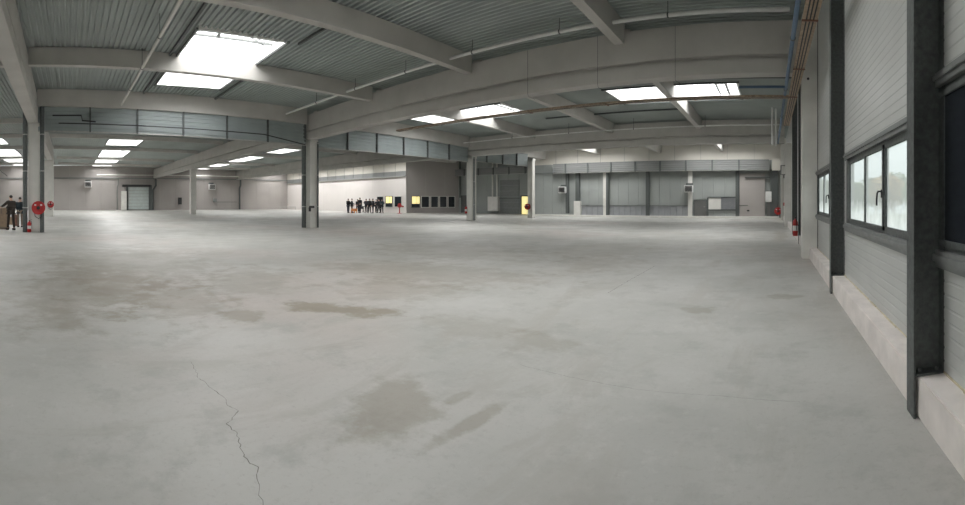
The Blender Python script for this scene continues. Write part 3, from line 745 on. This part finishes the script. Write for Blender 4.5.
# long conduit bracket on that wall
mb = MB(); mb.bar((XL + .3, ly(215), lz(225, 202)), (XL + .3, ly(236), lz(225, 202)), .1, .12)
mb.box(XL + .05, XL + .5, ly(213), ly(216), lz(215, 202), lz(215, 198.5)); tag(mb.build('switch_box', 'steel2'), 'grey switch box with a horizontal conduit on the far left wall', 'switch box', kind='thing')
for x0, x1, lb in ((178, 181, 'small dark box low on the far left wall left of the slim column'), (296, 300.5, 'narrow black cabinet standing against the far wall beside the large pale column')):
    h0, h1 = (.9, 2.0) if x0 < 200 else (0.02, 2.6)
    mb = MB(); mb.box(XL + .05, XL + .5, ly(x0), ly(x1), h0, h1); tag(mb.build('wall_box', 'dark'), lb, 'box', kind='thing')
# low barrier near the far wall
mb = MB(); mb.tube([(-62, px(279, X=-62), .5), (-62, px(296, X=-62), .5)], .03, 8)
for k in (280, 288, 295.5): mb.tube([(-62, px(k, X=-62), 0), (-62, px(k, X=-62), .5)], .03, 8)
tag(mb.build('low_barrier', 'galv'), 'low rail barrier left of the large pale column', 'barrier', kind='thing')

# ================================================================== OFFICE BLOCK
def wwin(n, a, c, z0, z1, mats_, label, split=False):
    """window in a wall from plan point a to c, seen from the side on the right of travel a->c"""
    a, c = Vector((*a, 0)), Vector((*c, 0)); d = (c - a); L_ = d.length; d.normalize(); nr = Vector((d.y, -d.x, 0))
    mt = Matrix.Translation(a) @ Matrix(((d.x, nr.x, 0, 0), (d.y, nr.y, 0, 0), (0, 0, 1, 0), (0, 0, 0, 1)))
    t = thing(f'window_{n}', (a + c) / 2 + Vector((0, 0, z0)), label, 'window', kind='structure')
    f = MB()
    for q in ((-.07, 0, z0 - .07, z1 + .07), (L_, L_ + .07, z0 - .07, z1 + .07), (0, L_, z0 - .07, z0), (0, L_, z1, z1 + .07)): f.box(q[0], q[1], .0, .07, q[2], q[3], 0, mt)
    if split: f.box(0, L_, 0, .06, z0 + .38, z0 + .43, 0, mt); f.box(L_ * .62, L_ * .66, 0, .06, z0 + .4, z1, 0, mt)
    f.build('frame', 'conc2' if not split else 'steel', t)
    g = MB(); zm = z0 + .4 if split else z0; g.box(0, L_, .01, .03, zm, z1, 0, mt); g.build('pane', mats_, t)
    if split: g = MB(); g.box(0, L_, .01, .03, z0, zm, 0, mt); g.build('lower_panel', 'winglass', t)
YO = 37
ox = lambda x: px(x, Y=YO)
for k, (x0, x1, m_, lb) in enumerate(((377.4, 383.6, 'winglass', 'dark office window right behind the group of people'), (386.3, 392.3, 'lit', 'lit yellow window in the white office wall'), (395, 401.8, 'winglass', 'dark window at the right end of the white office wall'))):
    wwin(4 + k, (ox(x0), YO - .02), (ox(x1), YO - .02), .78, 2.02, m_, lb, m_ == 'lit')
def side_pt(x):
    t_ = math.tan((x - XV) / F); ax, ay, cx, cy = -39.5, 37.0, -36.2, 43.0
    s_ = (t_ * ay - ax) / ((cx - ax) - t_ * (cy - ay)); return (ax + s_ * (cx - ax) + .03, ay + s_ * (cy - ay) - .015)
for k, (x0, x1, m_, lb) in enumerate(((411.8, 419.4, 'lit', 'lit yellow office window at the corner of the side wall'), (421.5, 428.8, 'winglass', 'dark side wall window next to the lit one'), (431, 437.8, 'winglass', 'middle one of the five side wall windows, dark'),
                                     (439.8, 446.3, 'winglass', 'dark side wall window, fourth from the office corner'), (448.2, 454.4, 'winglass', 'dark side wall window farthest from the office corner'))):
    wwin(7 + k, side_pt(x0), side_pt(x1), .72, 2.02, m_, lb, m_ == 'lit')
# corner trim of the block
mb = MB(); mb.box(-39.55, -39.4, 36.92, 37.05, 0, 4.5); structure(mb.build('trim_3', 'whitew'), 'pale corner edge of the office block', 'trim')

# far grey wall
FY = 43.0
fx = lambda x: px(x, Y=FY)
for x, lb in ((457, 'thin dark pipe high on the wall beyond the office windows'), (493.5, 'left one of the paired pale pipes on the far grey wall'), (498, 'right one of the paired pale pipes on the far grey wall')):
    mb = MB(); z0 = 1.9; xx = fx(x) if x > 462 else fx(461); mb.tube([(xx, FY - .2, z0), (xx, FY - .2, 6.4)], .09, 10)
    tag(mb.build('wall_pipe', 'conc2' if x > 470 else 'steel'), lb, 'pipe', kind='thing')
mb = MB(); mb.box(fx(490), fx(500), FY - .5, FY - .02, .3, 2.0); mb.box(fx(491), fx(499), FY - .53, FY - .5, .4, 1.2); tag(mb.build('pipe_cabinet', 'conc2'), 'pale cabinet under the paired pipes of the far grey wall', 'cabinet', kind='thing')
t = thing('door_4', (fx(525), FY - .1, 0), 'open doorway glowing yellow beside the small pale column', 'door', kind='structure')
f = MB(); f.box(fx(521.2), fx(522), FY - .15, FY - .02, 0, 2.1); f.box(fx(529), fx(530), FY - .15, FY - .02, 0, 2.1); f.box(fx(522), fx(529), FY - .15, FY - .02, 2.0, 2.1); f.build('frame', 'steel', t)
l = MB(); l.box(fx(522), fx(529), FY - .04, FY - .02, 0.01, 2.0); l.build('lit_opening', 'lit', t)
t = thing('door_5', (fx(510), FY - .05, 0), 'wide dark grey sectional door in the far grey wall', 'door', kind='structure')
l = MB(); z = .05
while z < 3.9: l.box(fx(500.5), fx(519.5), FY - .08, FY - .02, z, z + .62); z += .65
l.build('leaf', 'steel2', t)
f = MB(); f.bar((fx(500), FY - .1, bz(198, FY)), (fx(520), FY - .1, bz(198, FY)), .06, .07); f.build('cross_bar', 'steel', t)
door(6, fx(462), fx(466.5), 2.1, FY, 'doorm', 'dark door beyond the office windows, beside the second grey column')

# ================================================================== HOSE REELS AND EXTINGUISHERS
def frame_m(c, n):
    n = Vector((*n, 0)).normalized(); r = Vector((-n.y, n.x, 0)); return Matrix.Translation(Vector(c)) @ Matrix(((r.x, n.x, 0, 0), (r.y, n.y, 0, 0), (0, 0, 1, 0), (0, 0, 0, 1))), n, r
def hose_reel(c, n, rad, label, hang=True):
    mt, n_, r_ = frame_m(c, n); t = thing('hose_reel', c, label, 'hose reel', 'red fire hose reels'); C = Vector(c) + n_ * .14
    d = MB()
    for s_ in (-1, 1):
        q = C + n_ * (.09 * s_)
        d.lathe([(rad, -.012), (rad, .012), (rad * .93, .02), (rad * .80, .008), (rad * .45, .008), (rad * .42, .02), (.05, .02)], q, n_ * s_, 28)
    dr = d.build('drum', 'red', t)
    h = MB()
    for k in range(5):
        q = C + n_ * (-.07 + k * .035); pts = [q + (r_ * math.cos(a) + Vector((0, 0, 1)) * math.sin(a)) * rad * .86 for a in [2 * math.pi * j / 24 for j in range(24)]]
        h.tube(pts, .02, 6, 0, True)
    if hang:
        h.tube([C - r_ * rad * .6 + Vector((0, 0, -rad * .6)), C - r_ * rad * .5 + Vector((0, 0, -rad * 1.25)), C + Vector((0, 0, -rad * 1.6)), C + r_ * rad * .4 + Vector((0, 0, -rad * 1.35)), C + r_ * rad * .5 + Vector((0, 0, -rad * .8))], .018, 8)
    h.build('hose', 'dark', t)
    a = MB(); a.lathe([(.09, 0), (.09, .03), (.03, .05)], C + n_ * .1, n_, 16); sub('hub', a, 'dark', dr)
    a = MB(); a.box(-.06, .06, -.0, .06, -.12, .12, 0, mt); a.bar(Vector(c), C, .05, .05); a.build('bracket', 'red', t)
    for s_ in (-.45, .42):
        a = MB(); p = C + n_ * .113 + r_ * rad * s_ + Vector((0, 0, rad * .42)); a.bar(p - r_ * rad * .14, p + r_ * rad * .14, .004, rad * .22, up=(0, 0, 1)); sub('white_sticker', a, 'white', dr)
    return t
def extinguisher(c, n, label, h=.55, r=.085, wall=True):
    mt, n_, r_ = frame_m(c, n); t = thing('fire_extinguisher', c, label, 'fire extinguisher', 'red fire extinguishers')
    q = Vector(c) + n_ * (.12); b_ = MB(); b_.lathe([(r * .9, 0), (r, .03), (r, h * .72), (r * .8, h * .82), (r * .35, h * .88), (r * .3, h * .92)], q, n=18); cy_ = b_.build('cylinder', 'red', t)
    b_ = MB(); b_.lathe([(.028, h * .9), (.028, h)], q, n=10); b_.bar(q + Vector((0, 0, h)) , q + n_ * .02 + r_ * .14 + Vector((0, 0, h + .03)), .02, .015); b_.build('valve', 'dark', t)
    b_ = MB(); b_.tube([q + Vector((0, 0, h * .94)), q + r_ * .1 + Vector((0, 0, h * .9)), q + r_ * (r + .02) + Vector((0, 0, h * .6)), q + r_ * (r + .02) + Vector((0, 0, h * .3))], .012, 8); b_.build('hose', 'dark', t)
    b_ = MB(); b_.lathe([(r + .002, h * .28), (r + .002, h * .55)], q, n=18); sub('paper_label', b_, 'white', cy_)
    if wall: b_ = MB(); b_.box(-.03, .03, 0, .05, h * .5, h * .6, 0, mt); b_.build('bracket', 'steel', t)
hose_reel((-21.73, -1.58, 1.22), (1, 0.0), .33, 'large red hose reel on the left white column, its black hose hanging')
hose_reel((-42.64, -1.95, 1.18), (1, 0), .32, 'smaller looking red hose reel on the second white column at the left')
hose_reel((px(528.6, Y=34.1), 34.05, 1.0), (0, -1), .27, 'red hose reel on the small pale column before the yellow doorway', False)
hose_reel((bx(778), YB - .05, bz(211)), (0, -1), .33, 'red hose reel in the far right corner of the back wall')
extinguisher((-21.92, px(29.5, X=-21.9), .02), (1, 0), 'red fire extinguisher standing at the foot of the left column', .58, .10, False)
extinguisher((1.03, 16.15, .3), (-1, -.35), 'red fire extinguisher with a white label on the right wall post', .68, .095)
extinguisher((-21.98, 27.13, .55), (0, -1), 'fire extinguisher on the face of the second grey column', .6, .1)
b = MB(); b.box(1.01, 1.03, 16.1, 16.35, 1.15, 1.4)
# red reel on a stand in front of the office wall
cx, cy = px(399.5, Y=35.6), 35.6
t = thing('hose_stand', (cx, cy, 0), 'red hose reel on a post standing before the white office wall', 'hose stand')
b = MB(); b.tube([(cx, cy, 0), (cx, cy, .8)], .06, 10); b.box(cx - .2, cx + .2, cy - .2, cy + .2, 0, .04); b.build('stand_post', 'red', t)
b = MB(); b.lathe([(.22, -.1), (.26, -.08), (.18, -.06), (.18, .06), (.26, .08), (.22, .1)], (cx, cy, .95), (0, 1, 0), 24); b.build('drum', 'red', t)
b = MB(); b.bar((cx, cy, .95), (cx + .72, cy - .05, .82), .12, .16); b.build('guide_arm', 'red', t)
# small switch boxes on the right columns
for (x, y, z, lb) in ((.86, 26.75, 1.35, 'small red call point on the second wall column'), (.86, 26.75, 3.0, 'small dark box high on the second wall column')):
    mb = MB(); mb.box(x - .06, x, y - .08, y + .08, z - .09, z + .09); tag(mb.build('wall_switch', 'red' if 'red' in lb else 'dark'), lb, 'switch', kind='thing')
mb = MB(); mb.tube([(.83, 24.5, E + 1.9), (.6, 24.5, E + 1.9), (.6, 24.5, E + 1.4), (.83, 24.5, E + 1.4)], .03, 8); tag(mb.build('pipe_loop', 'steel'), 'small dark pipe loop high beside the second wall column', 'pipe', kind='thing')

# ================================================================== PEOPLE
def skin_mesh(name, verts, edges, radii, m, parent, root=0, sub_=1):
    me = bpy.data.meshes.new(name); me.from_pydata(verts, edges, []); me.update()
    o = bpy.data.objects.new(name, me); COL.objects.link(o)
    md = o.modifiers.new('skin', 'SKIN'); md.use_smooth_shade = True
    for i, r in enumerate(radii):
        sv = me.skin_vertices[0].data[i]; sv.radius = r if isinstance(r, tuple) else (r, r); sv.use_root = (i == root)
    ms = o.modifiers.new('sub', 'SUBSURF'); ms.levels = sub_; ms.render_levels = sub_
    dg = bpy.context.evaluated_depsgraph_get(); nm = bpy.data.meshes.new_from_object(o.evaluated_get(dg)); nm.name = name
    bpy.data.objects.remove(o); nm.materials.clear(); nm.materials.append(M[m]); nm.polygons.foreach_set('use_smooth', [True] * len(nm.polygons))
    o = bpy.data.objects.new(name, nm); COL.objects.link(o); o.parent = parent
    return o
def ellipsoid(name, c, r, m, parent, cut=None, nose=False):
    mb = MB(); prof = []; n = 16; k_ = 12
    for i in range(k_ + 1):
        a = math.pi * i / k_; prof.append((math.sin(a), -math.cos(a)))
    v = []; f = []
    for (rr, h) in prof:
        for k in range(n):
            t_ = 2 * math.pi * k / n
            v.append((c[0] + r[0] * rr * math.cos(t_), c[1] + r[1] * rr * math.sin(t_), c[2] + r[2] * h))
    for i in range(k_):
        for k in range(n): f.append((i * n + k, i * n + (k + 1) % n, (i + 1) * n + (k + 1) % n, (i + 1) * n + k))
    mb.add(v, f, 0, True); o = mb.build(name, m); o.parent = parent; return o
def person(loc, face, label, top='black', legs='char', H=1.75, stride=.10, armL=(0, 0), armR=(0, 0), lean=0, hood=False, group=None, turn=0, bag=False):
    """figure faces local +Y. armX = (forward swing, elbow bend) in degrees; arm None = hand in pocket"""
    k = H / 1.75
    p = thing('person', (0, 0, 0), label, 'person', group)
    S = Vector
    def arm(s_, sw, el, out=6):
        sh = S((.185 * s_, lean * .5, 1.42)); a = R(sw); o_ = R(out)
        up = S((math.sin(o_) * s_, math.sin(a) * math.cos(o_), -math.cos(a) * math.cos(o_)))
        el_ = sh + up * .29; b_ = R(sw + el); fo = S((math.sin(o_ * .3) * s_, math.sin(b_), -math.cos(b_)))
        wr = el_ + fo * .25; hd = wr + fo * .09; return sh, el_, wr, hd, fo
    aL = arm(-1, *armL[:2], *(armL[2:3] or (6,))); aR = arm(1, *armR[:2], *(armR[2:3] or (6,)))
    hip, kn_, an = .92, .50, .085
    L = [S((-.095, 0, hip)), S((-.11, stride * .6, kn_)), S((-.12, stride, an))]
    Rr = [S((.095, 0, hip)), S((.11, -stride * .3, kn_)), S((.12, -stride, an))]
    hx = math.sin(R(turn)) * .03
    body = [S((0, 0, .98)), S((0, .01 + lean * .2, 1.15)), S((0, lean * .4, 1.34)), S((0, lean * .6, 1.46)), S((0, lean * .7 + .01, 1.54)), S((hx, lean * .8 + .02, 1.60)), S((hx, lean * .8 + .02, 1.68))]
    V = body + L + Rr + [aL[0], aL[1], aL[2], aL[3]] + [aR[0], aR[1], aR[2], aR[3]]
    Ed = [(0, 1), (1, 2), (2, 3), (3, 4), (4, 5), (5, 6), (0, 7), (7, 8), (8, 9), (0, 10), (10, 11), (11, 12), (3, 13), (13, 14), (14, 15), (15, 16), (3, 17), (17, 18), (18, 19), (19, 20)]
    Ra = [(.14, .10), (.125, .09), (.15, .10), (.09, .07), .055, (.075, .09), (.065, .08), .085, .058, .042, .085, .058, .042, .05, .038, .026, .03, .05, .038, .026, .03]
    # feet belong to the body chain
    V += [L[2] + S((0, .10, -.05)), L[2] + S((0, .17, -.055)), Rr[2] + S((0, .10, -.05)), Rr[2] + S((0, .17, -.055))]
    Ed += [(9, 21), (21, 22), (12, 23), (23, 24)]; Ra += [.035, .028, .035, .028]
    # fingers and thumb, each its own short chain rooted in the palm
    for ai, (s_, A) in ((16, (-1, aL)), (20, (1, aR))):
        fo = A[4]; side = S((1, 0, 0)); hd = A[3]
        perp = fo.cross(side).normalized()
        for q, ln in ((-.027, .065), (-.009, .078), (.009, .072), (.027, .058)):
            b0 = len(V); V += [hd + perp * q + fo * .02, hd + perp * q + fo * (.02 + ln * .6) - side * s_ * .008, hd + perp * q * .9 + fo * (.02 + ln) - side * s_ * .025]
            Ed += [(ai, b0), (b0, b0 + 1), (b0 + 1, b0 + 2)]; Ra += [.010, .009, .008]
        b0 = len(V); V += [hd + perp * .045 - fo * .02 , hd + perp * .06 + fo * .03]; Ed += [(ai, b0), (b0, b0 + 1)]; Ra += [.011, .009]
    o_ = skin_mesh('body', V, Ed, Ra, 'skin', p)
    # head shape with face
    hc = S((hx, lean * .8 + .03, 1.645))
    hd_ = MB(); 
    fa = MB(); fa.lathe([(.012, 0), (.018, .03), (.009, .055)], hc + S((0, .085, -.03)), (0, .25, 1), 8); 
    ob = fa.build('nose', 'skin'); ob.parent = p
    for s_ in (-1, 1):
        e_ = MB(); e_.lathe([(.004, 0), (.011, .006), (.004, .012)], hc + S((.03 * s_, .088, .01)), (0, 1, 0), 8); ob = e_.build('eye', 'hair'); ob.parent = p
    e_ = MB(); e_.bar(hc + S((-.022, .09, -.055)), hc + S((.022, .09, -.055)), .008, .008); ob = e_.build('mouth', 'red'); ob.parent = p
    for s_ in (-1, 1):
        e_ = MB(); e_.lathe([(.012, 0), (.028, .01), (.02, .018)], hc + S((.072 * s_, 0, -.005)), (s_, -.3, 0), 10); ob = e_.build('ear', 'skin'); ob.parent = p
    ellipsoid('hair', (hc.x, hc.y - .022, hc.z + .042), (.086, .098, .083), 'hair', p)
    # clothes
    cV = [S((0, 0, .86)), S((0, 0, .98)), body[1], body[2], body[3], body[3] + S((0, 0, .03)), aL[0], aL[1], aL[2] - aL[4] * .01, aR[0], aR[1], aR[2] - aR[4] * .01]
    cE = [(0, 1), (1, 2), (2, 3), (3, 4), (4, 5), (4, 6), (6, 7), (7, 8), (4, 9), (9, 10), (10, 11)]
    cR = [(.215, .165), (.21, .16), (.205, .155), (.215, .155), (.14, .12), (.09, .085), .092, .075, .058, .092, .075, .058]
    skin_mesh('jacket', cV, cE, cR, top, p, root=1)
    tV = [S((0, 0, .95)), L[0], L[1], L[2] + S((0, 0, .01)), Rr[0], Rr[1], Rr[2] + S((0, 0, .01))]
    skin_mesh('trousers', tV, [(0, 1), (1, 2), (2, 3), (0, 4), (4, 5), (5, 6)], [(.17, .125), (.105, .11), .082, .066, (.105, .11), .082, .066], legs, p)
    for q in (L[2], Rr[2]):
        s_ = MB(); s_.add([(q.x + i, q.y + j, z_) for z_, sh in ((0, 0), (.05, .0), (.095, .012)) for i, j in ((-.048, -.07), (.048, -.07), (.052, .10), (.03, .20), (-.03, .20), (-.052, .10))],
               [(0, 1, 7, 6), (1, 2, 8, 7), (2, 3, 9, 8), (3, 4, 10, 9), (4, 5, 11, 10), (5, 0, 6, 11), (6, 7, 13, 12), (7, 8, 14, 13), (8, 9, 15, 14), (9, 10, 16, 15), (10, 11, 17, 16), (11, 6, 12, 17), (5, 4, 3, 2, 1, 0), (12, 13, 14, 15, 16, 17)], 0)
        so = s_.build('shoe', 'shoe', bevel=.012); so.parent = p
    if bag:
        g = MB(); g.box(.24, .36, -.18, .18, .62, .95); g.tube([(.3, -.1, .95), (.2, -.06, 1.3), (.12, 0, 1.5)], .012, 6); bo = g.build('shoulder_bag', 'black', bevel=.02); bo.parent = p
    p.scale = (k, k, k); p.rotation_euler = (0, 0, face); p.location = loc
    return p
def place(xpix, r): a = (xpix - XV) / F; return (r * math.sin(a), r * math.cos(a), 0)
person(place(11.0, 23.8), R(125), 'person in dark brown jacket by the left drainpipe reaching an arm to boxes', 'olive', 'olive', 1.84, .13, (55, 15, 20), (5, 45, 6))
person(place(20.0, 26.2), R(85), 'person in dark teal jacket and taupe trousers behind the left column', 'teal', 'tan', 1.76, .06, (15, 50, 8), (10, 30))
G = 'people standing in front of the white office wall'
ppl = [(348.2, 55.5, 30, 'person at the left end of the far group, dark coat and grey trousers', 'black', 'jeans', 1.76, 1),
       (351.8, 55.0, -40, 'second person from the left of the far group, in a dark coat beside orange crate', 'char', 'tan', 1.76, 0),
       (357.6, 56.0, 50, 'person just right of the orange crate in the far group', 'black', 'black', 1.68, 0),
       (360.0, 55.0, 200, 'tallest person of the far group, left of the dark table', 'black', 'char', 1.88, 1),
       (366.2, 55.5, 70, 'person just right of the dark table in the far group', 'char', 'black', 1.74, 0),
       (369.4, 54.5, 230, 'person in black with back turned in the middle of the far group', 'black', 'black', 1.76, 1),
       (373.0, 54.0, 160, 'slim person in black just left of the dark office window', 'black', 'char', 1.76, 0),
       (376.2, 57.0, 20, 'person in black in front of the left edge of the dark office window', 'char', 'black', 1.68, 0),
       (379.0, 55.6, 120, 'person in dark coat in front of the dark office window', 'black', 'black', 1.74, 1),
       (381.8, 54.0, 250, 'person at the right end of the far group, holding a bag', 'teal', 'black', 1.72, 0)]
random.seed(11)
for i, (x, r, fc, lb, tp, lg, H, st) in enumerate(ppl):
    person(place(x, r), R(fc), lb, tp, lg, H, .05 + .08 * st, (random.uniform(5, 35), random.uniform(10, 80)), (random.uniform(-5, 30), random.uniform(10, 80)), group=G, bag=(i == 9))
# orange crate and dark table among the far group
x, y, _ = place(354.3, 54.5)
t = thing('plastic_crate', (x, y, 0), 'orange plastic crate on legs between people of the far group', 'crate')
mb = MB(); mb.box(x - .33, x + .33, y - .22, y + .22, .22, .26); mb.box(x - .33, x - .30, y - .22, y + .22, .26, .55); mb.box(x + .30, x + .33, y - .22, y + .22, .26, .55); mb.box(x - .33, x + .33, y - .22, y - .19, .26, .55); mb.box(x - .33, x + .33, y + .19, y + .22, .26, .55); mb.build('crate_box', 'orange', t)
for i_ in (-1, 1):
    for j_ in (-1, 1): mb = MB(); mb.box(x + .29 * i_ - .03, x + .29 * i_ + .03, y + .18 * j_ - .03, y + .18 * j_ + .03, 0, .22); mb.build('leg', 'orange', t)
x, y, _ = place(363.2, 58.6)
t = thing('folding_table', (x, y, 0), 'small dark table amid the far group of people', 'table')
mb = MB(); mb.box(x - .45, x + .45, y - .3, y + .3, .72, .78); mb.box(x - .4, x + .4, y - .27, y - .25, .42, .72); mb.build('tabletop', 'char', t)
for i_ in (-1, 1):
    for j_ in (-1, 1): mb = MB(); mb.box(x + .4 * i_ - .025, x + .4 * i_ + .025, y + .25 * j_ - .025, y + .25 * j_ + .025, 0, .72); mb.build('leg', 'dark', t)
# boxes at the left edge
def carton(x, y, w_, d_, h, z0, label, m='cardboard'):
    t = thing('carton', (x, y, z0), label, 'carton')
    mb = MB(); mb.box(x - w_ / 2, x + w_ / 2, y - d_ / 2, y + d_ / 2, z0, z0 + h); mb.build('box_body', m, t, .008)
    mb = MB(); mb.box(x - w_ / 2 - .002, x + w_ / 2 + .002, y - .03, y + .03, z0 + h * .7, z0 + h + .002); mb.build('tape', 'tan', t)
cx, cy, _ = place(2.0, 24.6)
mb = MB(); mb.box(cx - .35, cx + .35, cy - .45, cy + .38, 0, .12); tag(mb.build('pallet', 'tan', bevel=.01), 'low wooden pallet under the tall carton at the left edge', 'pallet', kind='thing')
carton(cx, cy, .55, .6, 1.05, .12, 'tall brown carton at the left edge beside the person reaching out')
cx, cy, _ = place(16.0, 27.6)
carton(cx, cy, .4, .35, .7, 0, 'brown carton on the floor between the two people at the left', 'rust')
cx, cy, _ = place(6, 29)
carton(cx, cy, .5, 1.1, .5, 0, 'low wide carton on the floor behind the person in brown')

# ================================================================== OUTSIDE THE WINDOWS
b = MB(); b.box(XW + .6, 80, -30, 60, -.45, -.35); structure(b.build('ground_outside', 'lawn'), 'damp lawn outside the right windows', 'ground')
def tree(x, y, h, cr_, m, label):
    t = thing('tree', (x, y, -.35), label, 'tree', 'trees outside the right windows')
    mb = MB(); mb.tube([(x, y, -.35), (x + .1, y, h * .3), (x - .05, y + .1, h * .6), (x, y, h * .8)], [.22, .17, .1, .05], 8)
    for k in range(6):
        a = k * 1.1; z0 = h * (.3 + .07 * k); mb.tube([(x, y, z0), (x + math.cos(a) * cr_ * .6, y + math.sin(a) * cr_ * .6, z0 + h * .18)], [.07, .02], 6)
    mb.build('trunk', 'bark', t)
    cr2 = MB()
    for k in range(900):
        while True:
            d = Vector([random.uniform(-1, 1) for _ in range(3)])
            if d.length < 1: break
        p = Vector((x, y, h * .62)) + Vector((d.x * cr_, d.y * cr_, d.z * h * .42)); s_ = random.uniform(.14, .3)
        a = Vector([random.uniform(-1, 1) for _ in range(3)]).normalized(); q = a.orthogonal().normalized() * s_; r_ = a.cross(q).normalized() * s_ * .6
        cr2.add([p - q, p - r_, p + q, p + r_], [(0, 1, 2, 3)])
    cr2.build('crown', m, t)
random.seed(5)
for (x, y, h, c_, m_, lb) in ((5.4, 44, 3.4, 1.9, 'leaf', 'green tree seen through the far misted window'), (10.2, 38, 3.7, 1.7, 'leaf2', 'orange autumn tree seen in the middle of the second misted window'), (16.5, 58, 5.2, 2.6, 'leaf', 'tall green tree farthest away outside the windows'),
                             (6.9, 37, 3.0, 1.5, 'leaf', 'green tree at the left of the second misted window'), (11.6, 48, 4.0, 2.4, 'leaf', 'broad green tree behind the orange one outside'), (12.0, 34, 3.4, 1.6, 'leaf', 'green tree at the right of the second misted window'), (7.9, 54, 4.0, 2.2, 'leaf2', 'small brownish tree farther off between the green ones')):
    tree(x, y, h, c_, m_, lb)
